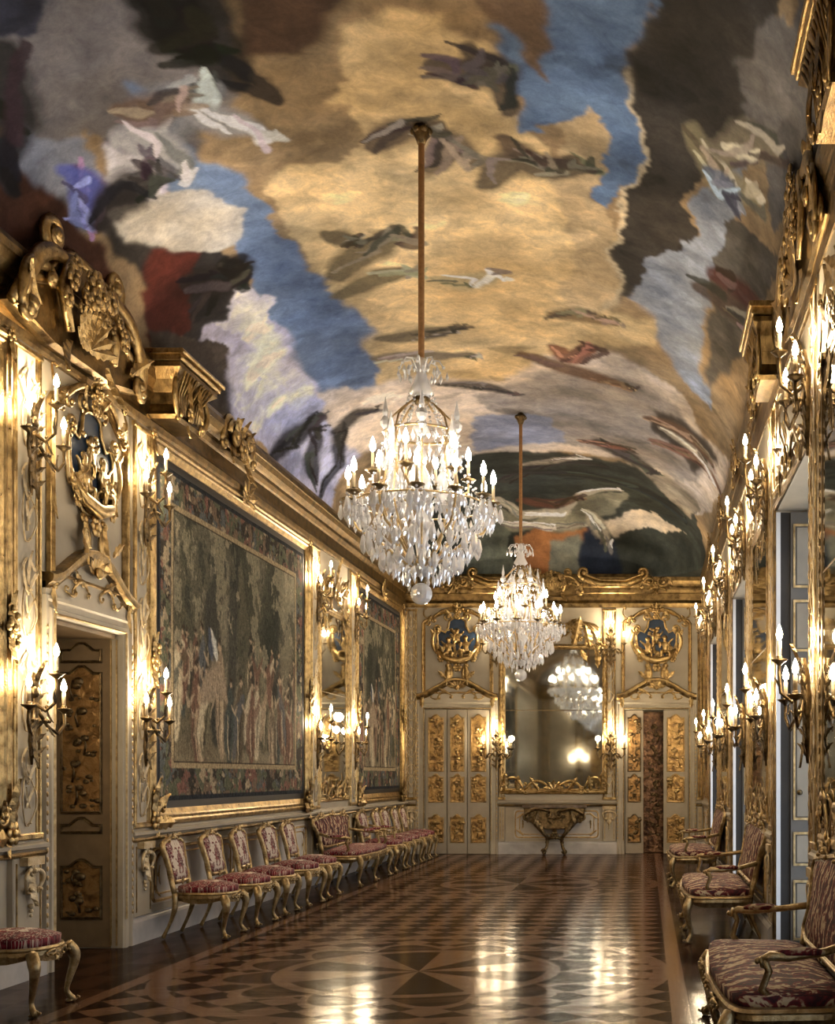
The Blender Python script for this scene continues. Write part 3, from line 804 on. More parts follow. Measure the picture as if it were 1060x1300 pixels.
# ---- doorways: surround, curved pediment, tall panel above with carved moulding
def ped_path(hw, z, rise, sx_ext=.14):
    P = [(-hw-sx_ext, z), (-hw, z)]
    for i in range(1, 12):
        t = i/12; x = -hw+2*hw*t
        P.append((x, z+rise*(.5-.5*cos(2*pi*t))**.75))
    return P+[(hw, z), (hw+sx_ext, z)]
def doorway(w, u, ow, top=2.7, overdoor=True, pz=2.98, rise=.30):
    hw = ow/2
    b = MB()
    prof = [(0, -.03), (0, .03), (-.02, .05), (-.06, .05), (-.07, .035), (-.11, .035), (-.125, .055), (-.15, .055), (-.16, 0)]
    b.frame([(hw, 0), (hw, top), (-hw, top), (-hw, 0)], [(-o, h) for o, h in prof], closed=False)
    t = struct('trim', b, M['cream'], w, u)
    g = MB()
    g.frame([(hw+.01, .25), (hw+.01, top+.01), (-hw-.01, top+.01), (-hw-.01, .25)], [(0, .05), (.008, .064), (.022, .05)], closed=False)
    n = int((top-.3)/.07)
    for sx in (-1, 1):
        for k in range(n): g.ball((sx*(hw+.135), .055, .3+.07*k), .017, .8, .6, 1.3, seg=5, ring=4)
    obj('gilt_beading', g, M['gold_pale'], t)
    # frieze between opening and pediment
    P = ped_path(hw+.1, pz, rise, .05)
    f = MB(); f.prism([(-hw-.15, top+.15)]+[(x, z-.03) for x, z in P]+[(hw+.15, top+.15)], 0, .05)
    t2 = struct('trim', f, M['cream'], w, u)
    q = MB(); q.frame(P, [(.08, 0), (.08, .05), (.05, .07), (.03, .10), (0, .11), (-.025, .11), (-.04, .08), (-.04, 0)], closed=False)
    obj('pediment_moulding', q, M['gold_old'], t2)
    g = MB()
    for sx in (-1, 1):
        g.cscroll((sx*.10, top+.26), (sx*.36, top+.24), sx*.3, .016, .06); g.leaf((sx*.16, top+.30), pi/2-sx*1.1, .22, .08, .15, 3, .05)
        g.cscroll((sx*(hw-.12), top+.22), (sx*(hw-.28), top+.30), sx*.4, .012, .06)
        g.leaf((sx*(hw+.05), top+.26), -pi/2, .24, .10, .12, 3, .05); g.flower((sx*(hw+.05), top+.25), .05, .07)
        g.leaf((sx*.20, pz+rise+.02), pi/2-sx*.8, .2, .09, .25, 3, .16)
    for k in range(7):
        a = pi*(k+.5)/7; g.leaf((0, pz+rise-.16), a, .19, .06, .25, 2, .08)
    g.ball((0, .13, pz+rise-.15), .05, seg=8, ring=5)
    o = obj('pediment_carving', g, M['gold'], t2, (0, .028, 0)); o.scale = (1, .6, 1)
    if overdoor:
        pw = ow+.06; z0, z1 = pz+rise*.2, 4.60
        b = MB(); b.prism(arc_panel(pw, z0, z1, .20), 0, .02)
        t3 = struct('trim', b, M['cream2'], w, u)
        g = MB(); P = arc_panel(pw, z0, z1, .20)
        g.frame(P, [(-x, h) for x, h in moul(.07, .06)][::-1], y=.01)
        for sx in (-1, 1):
            g.cscroll((sx*.05, z1+.01), (sx*pw*.36, z1-.17), sx*.12, .022, .06, .3)
            g.leaf((sx*pw*.45, z1-.28), pi/2+sx*.5, .2, .08, .2, 3, .05); g.volute((sx*(pw/2-.09), z1-.27), .06, 0, sx*1.3, .016, .05)
            g.leaf((sx*pw*.5, z0+.6), -pi/2, .2, .05, .1, 3, .05)
            g.cscroll((sx*.62, 4.62), (sx*.50, 4.42), sx*.3, .012, .03)
        for k in range(5): g.leaf((0, z1-.02), pi*(k+.5)/5, .15, .07, .3, 3, .06)
        g.flower((0, z1), .07, .1)
        obj('panel_moulding', g, M['gold'], t3)
doorway('left', 9.6, 1.2)
doorway('end', -3.55, 1.22, 2.72)
doorway('end', .20, 1.20, 2.72)
doorway('back', -1.73, 1.4, 2.72)

# ---- door leaves
def chinoiserie(g, w, z0, z1, y, seed):
    # raised trees, rocks and little figures on a panel
    r = random.Random(seed); h = z1-z0
    for k in range(int(h/.22)+1):
        z = z0+.04+.22*k+r.uniform(-.03, .03); x = r.uniform(-.3, .3)*w
        hh = min(.17, z1-z-.03)
        if hh < .05: continue
        g.tube([(x, y, z), (x+.02*r.choice((-1, 1)), y+.012, z+hh*.5), (x, y+.006, z+hh)], [.012, .006], 5)
        for q in range(4): g.ball((x+r.uniform(-.22, .22)*w, y+.004, z+hh*r.uniform(.5, 1)), r.uniform(.02, .045), 1.15, .5, .85, seg=7, ring=4)
        for q in range(5): g.ball((r.uniform(-.42, .42)*w, y, z+r.uniform(-.02, .05)), r.uniform(.012, .03), 1.2, .5, .8, seg=6, ring=4)
def panel_top(w, z0, z1, dip=.06):
    h = w/2
    return [(-h, z0), (h, z0), (h, z1-dip), (h*.6, z1-dip), (h*.35, z1-dip*.4), (h*.15, z1), (-h*.15, z1), (-h*.35, z1-dip*.4), (-h*.6, z1-dip), (-h, z1-dip)]
def leaf_door(root, width, height, mats, rows, seed, loc=(0,0,0)):
    pm, lm, gm = mats
    b = MB(); b.bev(-width/2, width/2, -.045, 0, .005, height, .004)
    d = obj('door_leaf', b, pm, root, loc)
    for i, (z0, z1, orn) in enumerate(rows):
        w = width*.68
        p = MB(); p.prism(panel_top(w, z0, z1), 0, .006)
        pn = obj('door_panel', p, lm if orn else pm, d)
        g = MB(); g.frame(panel_top(w, z0, z1), moul(.024, .02), y=.0); 
        if orn: chinoiserie(g, w, z0+.02, z1-.06, .008, seed+i)
        g and obj('panel_relief', g, gm, d)
    return d
ROW3 = [(.26, .76, 1), (1.0, 1.12, 0), (1.17, 2.43, 1), (2.47, 2.63, 0)]
for x0, x1, z0, z1 in ((XL-.61, XL-.01, 2.66, 2.70), (XL-.61, XL-.01, 0, 2.70)):
    b = MB()
    if z0: b.box(x0, x1, 9.005, 10.14, z0, z1)
    else: b.box(x0, x1, 9.002, 9.03, z0, z1)
    struct('trim', b, M['brownwood'])
d1 = bpy.data.objects.new('door_1', None); d1['kind'] = 'structure'; link(d1); d1.location = (-4.87, 10.195, 0); d1.rotation_euler = (0, 0, pi)
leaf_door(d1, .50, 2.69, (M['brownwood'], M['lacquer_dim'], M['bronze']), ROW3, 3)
g = MB(); g.box(-.262, -.252, 0, .012, .02, 2.66); g.box(-.312, -.30, 0, .012, .02, 2.66); obj('gilt_fillet', g, M['gold_pale'], d1)
ROWE = [(.22, .74, 1), (.98, 1.5, 1), (1.56, 2.62, 1)]
(l, rz) = wl('end', -3.55, 0)
d2 = bpy.data.objects.new('door_2', None); d2['kind'] = 'structure'; link(d2); d2.location = l; d2.rotation_euler = (0, 0, rz)
for k, (x, wd) in enumerate(((-.40, .40), (0, .36), (.40, .40))):
    leaf_door(d2, wd, 2.71, (M['cream2'], M['lacquer'], M['gold']), ROWE, 20+5*k, (x, .05, 0))
(l, rz) = wl('end', .20, 0)
d3 = bpy.data.objects.new('door_3', None); d3['kind'] = 'structure'; link(d3); d3.location = l; d3.rotation_euler = (0, 0, rz)
leaf_door(d3, .46, 2.71, (M['cream2'], M['lacquer'], M['gold']), ROWE, 50, (-.36, .03, 0))
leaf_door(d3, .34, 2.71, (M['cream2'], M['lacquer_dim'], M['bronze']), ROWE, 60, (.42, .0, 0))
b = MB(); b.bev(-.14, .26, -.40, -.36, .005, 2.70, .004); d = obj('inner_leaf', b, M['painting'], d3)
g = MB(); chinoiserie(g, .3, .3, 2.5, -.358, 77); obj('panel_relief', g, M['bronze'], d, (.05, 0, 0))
(l, rz) = wl('back', -1.73, 0)
d4 = bpy.data.objects.new('door_4', None); d4['kind'] = 'structure'; link(d4); d4.location = l; d4.rotation_euler = (0, 0, rz)
for k, (x, wd) in enumerate(((-.35, .7), (.35, .7))): leaf_door(d4, wd, 2.71, (M['cream2'], M['lacquer'], M['gold']), ROWE, 80+5*k, (x, .05, 0))

# ---- windows with panelled shutters folded back into the reveals
for i, (a, c) in enumerate(WIN):
    wd = c-a; (l, rz) = wl('right', (a+c)/2, 0)
    W = bpy.data.objects.new('window_%d' % (i+1), None); W['kind'] = 'structure'; link(W); W.location = l; W.rotation_euler = (0, 0, rz)
    f = MB(); h = wd/2
    for sx in (-1, 1): f.box(*sorted((sx*h, sx*(h-.09))), -.44, -.36, 0, WTOP); f.box(*sorted((sx*.0, sx*.05)), -.44, -.37, 0, WTOP)
    for z in (0, .55, 1.25, 1.95, 2.65, 3.15, WTOP-.09): f.box(-h+.09, h-.09, -.43, -.38, z, z+(.16 if z == 0 else .05 if z < 3.5 and z != 2.65 else .09))
    obj('window_frame', f, M['shutter'], W)
    p = MB(); p.add([(-h+.05, -.41, .05), (h-.05, -.41, .05), (h-.05, -.41, WTOP-.05), (-h+.05, -.41, WTOP-.05)], [(0,1,2,3)])
    obj('window_pane', p, M['glass'], W)
    for sx in (-1, 1):
        e = MB(); e.box(*sorted((sx*(h-.002), sx*(h-.03))), -.035, 0, 0, WTOP-.02); obj('daylit_jamb_strip', e, M['jamb'], W)  # white strip imitates the jamb edge catching daylight
        e = MB(); e.box(*sorted((sx*(h-.002), sx*(h-.012))), -.12, -.035, 0, WTOP-.02); obj('gap_shade_strip', e, M['dark'], W)  # dark strip painted in for the shaded gap beside the shutter
        s = MB(); s.box(*sorted((sx*(h-.002), sx*(h-.035))), -.36, -.12, .02, WTOP-.02)
        sh = obj('shutter', s, M['shutter'], W)
        q = MB(); g = MB()
        for z0, z1 in ((.12, .62), (.74, 1.02), (1.12, 2.4), (2.52, 2.95), (3.05, 3.58)):
            q.box(*sorted((sx*(h-.035), sx*(h-.043))), -.31, -.17, z0+.03, z1-.03)
            for y0, y1, zz0, zz1 in ((-.34, -.325, z0, z1), (-.155, -.14, z0, z1), (-.325, -.155, z0, z0+.02), (-.325, -.155, z1-.02, z1)):
                g.box(*sorted((sx*(h-.035), sx*(h-.05))), y0, y1, zz0, zz1)
        obj('shutter_panel', q, M['cream2'], sh); obj('shutter_moulding', g, M['gold_pale'], sh)
        k = MB(); k.bev(*sorted((sx*(h-.035), sx*(h-.075))), -.33, -.28, 1.62, 1.72, .01); k.ball((sx*(h-.07), -.19, 1.35), .025, seg=8, ring=5)
        obj('shutter_catch', k, M['bronze'], sh)
    b = MB()
    b.frame([(h, 0), (h, WTOP), (-h, WTOP), (-h, 0)], [(0, -.02), (0, .03), (.03, .055), (.07, .055), (.09, .03), (.12, .03), (.13, 0)], closed=False)
    t = struct('trim', b, M['gold_old'], 'right', (a+c)/2); t.scale = (1, .45, 1)
    g = MB()
    for sx in (-1, 1):
        for k in range(34): g.ball((sx*(h+.05), .056, .3+.1*k), .02, .9, .5, 1.7, seg=5, ring=4)
        g.cscroll((sx*.12, WTOP+.14), (sx*.6, WTOP+.1), sx*.3, .03, .06); g.leaf((sx*.35, WTOP+.18), pi/2-sx*.9, .35, .13, .3, 4, .05)
        g.cscroll((sx*.65, WTOP+.12), (sx*1.0, WTOP+.3), -sx*.3, .022, .06)
    for k in range(7): g.leaf((0, WTOP+.1), pi*(k+.5)/7, .32, .1, .35, 3, .06)
    g.flower((0, WTOP+.14), .11, .12)
    for sx in (-1, 1):
        g.cscroll((sx*.2, 4.40), (sx*.85, 4.28), sx*.25, .025, .05, .3); g.leaf((sx*.55, 4.2), pi/2-sx*.4, .34, .13, .2, 4, .04); g.leaf((sx*.2, 4.5), -pi/2+sx*.8, .3, .12, .2, 4, .04)
    g.frame(rect(-h-.1, h+.1, WTOP+.16, 4.58), moul(.05, .05)); g.flower((0, 4.36), .1, .06)
    obj('window_carving', g, M['gold'], t)
# ------------------------------------------------------------------ framed tapestries
def make_tapestry_art(w, h, seed):
    nu, nv = 330, 240
    u, v = np.meshgrid(np.linspace(-w/2, w/2, nu), np.linspace(0, h, nv), indexing='ij')
    r = np.random.RandomState(seed)
    un = u+fbm(u*3, v*3, seed, 5, .7)*.16; vn = v+fbm(u*3+5, v*3, seed+9, 5, .7)*.16
    C = np.zeros(u.shape+(3,)); C[:] = lin((84, 78, 64))
    C += (fbm(u*.8, v*.6, seed+3)[..., None])*np.array([.10, .09, .07])
    k = np.clip((vn/h-.45)*3, 0, 1)[..., None]; C = C*(1-k*.5)+lin((112, 108, 94))*k*.5
    k = np.clip((.22-vn/h)*8, 0, 1)[..., None]; C = C*(1-k*.6)+lin((108, 94, 72))*k*.6
    pal = [(52, 50, 46), (72, 62, 50), (50, 58, 60), (92, 66, 54), (146, 134, 112), (62, 68, 78), (86, 80, 62), (128, 108, 86), (38, 38, 36), (88, 58, 48)]
    # dark trees framing, then a crowd of robed figures on the ground
    for i in range(9):
        x = (r.rand()-.5)*w*.9; k = stroke(un, vn, [(x, h*.2), (x+(r.rand()-.5)*.4, h*.6), (x+(r.rand()-.5)*.8, h*.92)], .10+.2*r.rand())[..., None]*.8
        C = C*(1-k)+lin([(40, 44, 38), (56, 56, 46), (34, 38, 40)][i % 3])*k
    for s_, c, th in ((61, (52, 54, 46), .04), (62, (108, 102, 84), .12), (63, (38, 42, 40), .12), (64, (122, 112, 92), .17)):
        m = (fbm(u*2.6, v*2.0, seed+s_, 6, .62)+(vn/h-.62)*.35 > th) & (vn/h > .34); C[m] = C[m]*.35+lin(c)*.65
    def fig(x, z, H, c):
        # a robed figure with cloak, arm and head
        nonlocal C
        f = r.choice((-1, 1)); c2 = pal[r.randint(len(pal))]
        for cc, ww, P, op in ((c, .13*H, [(x-.04*f, z), (x, z+H*.45), (x+.02*f, z+H*.8)], .9), (c2, .075*H, [(x-.16*H*f, z+H*.12), (x-.10*H*f, z+H*.5), (x+.10*H*f, z+H*.74)], .8),
                              ((136, 118, 96), .028*H, [(x+.05*f, z+H*.66), (x+.2*H*f, z+H*.55), (x+.26*H*f, z+H*.66)], .7), ((34, 32, 30), .02*H, [(x+.03, z+.05), (x+.05*f, z+H*.6)], .6),
                              ((150, 134, 108), .022*H, [(x-.05*f, z+.03), (x-.06*f, z+H*.5)], .55), ((132, 110, 88), .05*H, [(x+.03*f, z+H*.86), (x+.035*f, z+H*.9)], .9), ((48, 38, 32), .035*H, [(x, z+H*.93), (x+.04*f, z+H*.95)], .8)):
            k = stroke(un, vn, P, ww)[..., None]*op; C = C*(1-k)+lin(cc)*k
    for i in range(34):
        row = i < 16
        fig((r.rand()-.5)*w*.84, h*((.24+.1*r.rand()) if row else (.09+.12*r.rand())), (.75+.3*r.rand())*(.9 if row else 1.15), pal[r.randint(len(pal))])
    x = w*.18
    for (c, ww, P) in (((146, 148, 150), .07, [(x, h*.47), (x+.12, h*.55)]), ((52, 60, 80), .06, [(x+.10, h*.46), (x+.16, h*.55)]),
                       ((116, 100, 84), .16, [(x+.35, h*.34), (x+.02, h*.40), (x-.3, h*.34)]), ((92, 64, 52), .09, [(-w*.2, h*.34), (-w*.19, h*.48)])):
        k = stroke(un, vn, P, ww)[..., None]; C = C*(1-k)+lin(c)*k
    # flowered border
    bw = .34
    e = np.minimum(np.minimum(u+w/2, w/2-u), np.minimum(v, h-v)); bm = (e < bw)
    B = np.zeros(C.shape); B[:] = lin((44, 40, 38))
    for s_, c, th in ((1, (84, 68, 56), .05), (2, (60, 66, 72), .08), (4, (66, 70, 56), .06), (3, (118, 104, 84), .17), (5, (92, 58, 52), .14)):
        m = fbm(u*8, v*8, seed+50+s_, 4) > th; B[m] = lin(c)
    C[bm] = B[bm]
    for lo, hi, c in ((bw-.03, bw+.02, (120, 104, 76)), (bw+.02, bw+.04, (40, 32, 28)), (.0, .05, (30, 34, 44))):
        C[(e >= lo) & (e < hi)] = lin(c)
    P = np.stack([u, .004*np.sin(u*7+v*2)+.012, v], -1)
    return grid_mesh('woven_scene', P, np.clip((C*.62+C.mean(-1)[..., None]*.38)*np.array([1.72, 1.72, 1.58]), .004, 1), M['tapestry'])
def framed_tapestry(u, width, z0, z1, seed, label, group='tapestries on the long left wall'):
    l, rz = wl('left', u, z0)
    t = thing('framed_tapestry', label, 'tapestry', l, rz, group)
    w, h = width, z1-z0
    f = MB(); f.frame(rect(-w/2, w/2, 0, h), [(0, 0), (0, .06), (-.015, .085), (-.04, .09), (-.06, .07), (-.085, .075), (-.10, .055), (-.15, .03), (-.15, .0)][::1], y=0.005)
    obj('frame', f, M['gold'], t)
    k = MB(); k.prism(rect(-w/2+.14, w/2-.14, .14, h-.14), .0, .012); obj('liner', k, M['black'], t)
    o = bpy.data.objects.new('woven_scene', make_tapestry_art(w-.44, h-.44, seed)); link(o, t); o.location = (0, .006, .22)
    for sx in (-1, 1):
        for z, sz in ((.02, 1), (h-.02, -1)):
            g = MB(); x = sx*(w/2-.03)
            if sz > 0:
                g.leaf((x, z), pi/2, .42, .16, .22, 4, .09); g.leaf((x, z), pi/2 + sx*(1.57), .38, .15, .2, 4, .09); g.leaf((x, z+.05), pi/2+sx*.75, .3, .13, .3, 4, .09)
                g.volute((x-sx*.14, z+.16), .08, 0, sx*1.3, .022, .11); g.flower((x, z+.03), .09, .10); g.leaf((x, z), -pi/2-sx*.5, .16, .1, .3, 3, .08)
                for q in range(4): g.ball((x+sx*.02-sx*.09*q, .11, z+.28-.08*q), .03, seg=6, ring=4)
            else:
                g.leaf((x, z), -pi/2, .2, .09, .2, 3, .09); g.flower((x, z), .06, .09)
            obj('corner_ornament', g, M['gold'], t)
        g = MB(); x = sx*(w/2-.03)
        for z in (h*.42,):
            g.leaf((x, z), pi/2, .26, .13, .2, 4, .09); g.leaf((x, z), -pi/2, .26, .13, .2, 4, .09); g.flower((x, z), .09, .10)
            for q in range(6): g.ball((x+random.uniform(-.07, .07), .12, z+.05*q-.12), .032, seg=6, ring=4)
        obj('side_ornament', g, M['gold'], t)
    g = MB(); g.flower((0, h-.03), .08, .1)
    for a in (.2, .8, 1.57, 2.34, 2.94, -.3, 3.44): g.leaf((0, h-.04), a, .24, .10, .2, 3, .09)
    obj('top_ornament', g, M['gold'], t)
    t.scale = (1, .65, 1)
    return t
framed_tapestry(13.30, 5.08, 1.03, 4.63, 5, 'large gilt framed tapestry above the five side chairs, between doorway and mirror')
framed_tapestry(20.18, 3.50, 1.03, 4.63, 15, 'smaller gilt framed tapestry in the far left corner, beyond the wall mirror')
framed_tapestry(5.85, 5.08, 1.03, 4.63, 25, 'gilt framed tapestry cut off at the left edge of the photo, before the doorway')

# ------------------------------------------------------------------ wall mirrors
def wall_mirror(w, u, width, z0, z1, label, crest_h=.75, base=True, fr='gold', group='tall gilt wall mirrors', arched=.0, panes=True):
    l, rz = wl(w, u, z0)
    t = thing('wall_mirror', label, 'mirror', l, rz, group)
    h = z1-z0; hw = width/2
    P = rect(-hw, hw, 0, h)
    if arched:
        P = [(-hw, 0), (hw, 0), (hw, h-arched)]+[(hw*cos(a), h-arched+arched*sin(a)**.8) for a in [pi*i/12 for i in range(1, 12)]]+[(-hw, h-arched)]
    f = MB(); f.frame(P, [(.09, 0), (.09, .05), (.07, .075), (.05, .06), (.03, .06), (.015, .04), (-.01, .03), (-.02, 0)], y=.004)
    nb = int(h/.085)
    for sx in (-1, 1):
        for k in range(nb): f.ball((sx*(hw+.035), .062, .06+.085*k), .020, .9, .55, 1.5, seg=5, ring=4)
    obj('frame', f, M[fr], t)
    g = MB(); g.prism(P, .004, .022); obj('mirror_glass', g, M['mirror'], t)
    if panes:
        g = MB()
        for k in (1, ): g.box(-hw, hw, .022, .0245, h*.56, h*.56+.012)
        obj('glass_joint', g, M['bronze'], t)
    c = MB(); rr = random.Random(int(abs(u)*10))
    for sx in (-1, 1):
        c.cscroll((sx*.05, h+crest_h*.5), (sx*hw, h+.02), sx*.28, .035, .08, .28)
        c.cscroll((sx*hw*.95, h+.05), (sx*hw*.55, h+crest_h*.62), -sx*.3, .028, .08, .34)
        c.leaf((sx*hw*.4, h+.05), pi/2-sx*.25, crest_h*.7, .22, .2, 5, .09); c.leaf((sx*hw*.75, h), pi/2+sx*.2, crest_h*.55, .18, .22, 4, .08)
        c.leaf((sx*hw*.9, h+.05), -pi/2, .42, .14, .15, 4, .08); c.leaf((sx*hw*.2, h+crest_h*.45), pi/2-sx*.9, .32, .12, .3, 4, .1)
        c.leaf((sx*hw*.55, h-.02), -pi/2+sx*.5, .25, .12, .25, 3, .07)
        for q in range(9): c.flower((sx*hw*rr.uniform(.1, .95), h+crest_h*rr.uniform(.05, .62)), rr.uniform(.035, .07), .10, 5)
    for k in range(7): c.leaf((0, h+crest_h*.28), pi*(k+.5)/7, crest_h*.42, .12, .3, 3, .1)
    c.flower((0, h+crest_h*.3), .12, .14); c.leaf((0, h+crest_h*.55), pi/2, crest_h*.5, .2, .35, 5, .1)
    obj('carved_crest', c, M['gold'], t)
    if base:
        c = MB()
        for sx in (-1, 1):
            c.cscroll((sx*.08, .04), (sx*hw*.6, -.02), sx*.3, .025, .07, .3); c.cscroll((sx*hw*.62, .0), (sx*(hw+.05), .14), sx*.35, .025, .07, .35)
            c.leaf((sx*hw*.3, -.02), pi/2-sx*.6, .3, .11, .25, 4, .06); c.leaf((sx*hw*.75, -.02), pi/2+sx*.1, .28, .12, .25, 4, .06)
            c.leaf((sx*hw*.98, -.02), pi/2, .34, .12, .2, 4, .07)
            for q in range(5): c.flower((sx*hw*rr.uniform(.1, .95), rr.uniform(0, .14)), rr.uniform(.03, .055), .08, 5)
        for k in range(5): c.leaf((0, -.02), pi*(k+.5)/5, .2, .09, .3, 3, .07)
        c.tube([(-hw-.08, .05, -.04), (-hw*.5, .06, -.06), (0, .06, -.02), (hw*.5, .06, -.06), (hw+.08, .05, -.04)], .028, 6)
        obj('carved_base', c, M['gold'], t)
    t.scale = (1, {'right': .4, 'left': .6}.get(w, .9), 1)
    return t
wall_mirror('left', 17.16, 1.42, 1.20, 3.80, 'gilt wall mirror on the left wall between two tapestries, above the settee', .80)
wall_mirror('end', -1.735, 1.85, 1.22, 3.86, 'great gilt mirror on the far end wall above the console table', .80)
wall_mirror('right', 11.25, 1.62, 1.16, 3.78, 'gilt mirror on the right wall between the first and second window openings', .82)
wall_mirror('right', 16.24, 1.62, 1.16, 3.78, 'gilt mirror on the right wall between the second and third window openings', .82)
wall_mirror('right', 21.10, 1.40, 1.16, 3.78, 'narrow looking gilt mirror on the right wall in the far right corner', .82)
wall_mirror('right', 6.25, 1.90, 1.16, 3.95, 'dark gilt framed mirror cut off at the right edge of the photo', .60, fr='gold_old')

# ------------------------------------------------------------------ carved overdoor cartouches with gilt children
def putto(parent, loc, sc, flip=1, seed=0):
    # a small seated carved child, one continuous skin
    r = random.Random(seed); f = flip
    j = lambda v, q=.02: tuple(a+r.uniform(-q, q) for a in v)
    V = [(0, .06, 0), (0, .08, .16), (0, .07, .30), (0, .08, .38), (.01*f, .10, .47), (.01*f, .10, .56),
         j((.13, .08, .30)), j((.22, .12, .20)), j((.26*f*f, .16, .32)),
         j((-.13, .08, .30)), j((-.22, .10, .40)), j((-.30, .12, .48)),
         (.08, .12, -.02), j((.14, .26, .00)), j((.15, .24, -.20)), (.16, .30, -.24),
         (-.08, .12, -.02), j((-.17, .24, -.04)), j((-.13, .22, -.24)), (-.14, .29, -.27)]
    Ed = [(0,1),(1,2),(2,3),(3,4),(4,5),(2,6),(6,7),(7,8),(2,9),(9,10),(10,11),(0,12),(12,13),(13,14),(14,15),(0,16),(16,17),(17,18),(18,19)]
    R = [.11, .10, .10, .05, .085, .06, .055, .042, .03, .055, .042, .03, .075, .058, .042, .028, .075, .058, .042, .028]
    me = bpy.data.meshes.new('carved_child'); me.from_pydata([(x*f*sc, y*sc, z*sc) for x, y, z in V], Ed, [])
    o = bpy.data.objects.new('carved_child', me); link(o, parent); o.location = loc
    sk = o.modifiers.new('skin', 'SKIN'); sk.use_smooth_shade = True
    for i, v in enumerate(me.skin_vertices[0].data):
        v.radius = (R[i]*sc, R[i]*sc); v.use_root = (i == 0)
    ss = o.modifiers.new('smooth', 'SUBSURF'); ss.levels = 1; ss.render_levels = 1
    me.materials.append(M['gold'])
    h = MB(); c = (V[4][0]*f*sc, V[4][1]*sc, V[4][2]*sc)
    for k in range(9):
        a = 2*pi*k/9; h.ball((c[0]+.065*sc*cos(a), c[1]-.02*sc, c[2]+.05*sc+.05*sc*sin(a)), .045*sc, seg=5, ring=4)
    obj('carved_curls', h, M['gold_old'], o)
    return o
def cartouche(w, u, zc, label, nput=2):
    l, rz = wl(w, u, zc, .02)
    t = thing('overdoor_cartouche', label, 'carved relief', l, rz, 'overdoor cartouches')
    half = [(0, -.38), (.17, -.36), (.30, -.22), (.37, .0), (.38, .16), (.31, .24), (.23, .20), (.17, .30), (.15, .42), (.06, .47)]
    P = half+[(-x, z) for x, z in half[:0:-1]]
    b = MB(); b.prism(P, 0, .02); obj('painted_ground', b, M['blue'], t, label='deep blue ground')
    f = MB(); f.tube([(x, .035, z) for x, z in P], .022, 7, closed=True)
    for sx in (-1, 1):
        f.volute((sx*.36, .27), .085, -pi/2, sx*1.3, .026, .05); f.volute((sx*.18, .50), .07, -pi/2, sx*1.3, .022, .05); f.leaf((sx*.10, .46), pi/2-sx*.6, .2, .09, .4, 3, .05)
        f.cscroll((sx*.40, .24), (sx*.40, -.18), sx*.16, .028, .05, .25); f.leaf((sx*.40, .0), -pi/2-sx*.25, .32, .12, .25, 4, .05); f.leaf((sx*.42, .12), pi/2-sx*.5, .16, .08, .3, 3, .05)
        f.cscroll((sx*.14, -.42), (sx*.20, -.78), -sx*.16, .032, .05, .3); f.leaf((sx*.16, -.42), -pi/2+sx*.1, .38, .13, .15, 4, .08)
        f.flower((sx*.30, -.30), .07, .08)
    f.leaf((0, .46), pi/2, .24, .12, .5, 4, .06); f.flower((0, .50), .07, .08); f.flower((0, -.46), .09, .08)
    obj('carved_frame', f, M['gold'], t)
    q = MB(); rr = random.Random(int(abs(u*7))); n = 11
    for k in range(n):
        x = -.32+.64*k/(n-1); q.leaf((x, -.30+.12*(x/.3)**2), pi/2+rr.uniform(-.9, .9), rr.uniform(.12, .22), .09, .35, 3, .04)
        q.ball((x, .06, -.33+.14*(x/.3)**2), rr.uniform(.04, .07), 1.2, .8, .8, seg=7, ring=5)
    q.tube([(-.36, .06, -.12), (-.22, .12, -.28), (0, .15, -.34), (.22, .12, -.28), (.36, .06, -.12)], [.03, .06, .06, .03], 8)
    q.tube([(.04, .04, -.2), (.07, .05, .05), (.03, .05, .26)], [.035, .02], 6)
    for k in range(10): q.ball((.05+rr.uniform(-.12, .12), .05, .12+rr.uniform(-.1, .16)), rr.uniform(.025, .045), 1.2, .7, .7, seg=6, ring=4)
    obj('carved_foliage', q, M['gold'], t)
    putto(t, (-.16, .02, -.16), .50, 1, 3); putto(t, (.16, .02, -.18), .48, -1, 8)
    if nput > 2: putto(t, (.0, .0, .02), .42, 1, 12)
    t.scale = (1, .65, 1)
    return t
cartouche('left', 9.60, 3.97, 'blue and gold carved cartouche over the doorway on the left wall', 3)
cartouche('end', -3.55, 3.97, 'blue and gold carved cartouche over the left door of the end wall', 3)
cartouche('end', .20, 3.97, 'blue and gold carved cartouche over the right door of the end wall', 3)

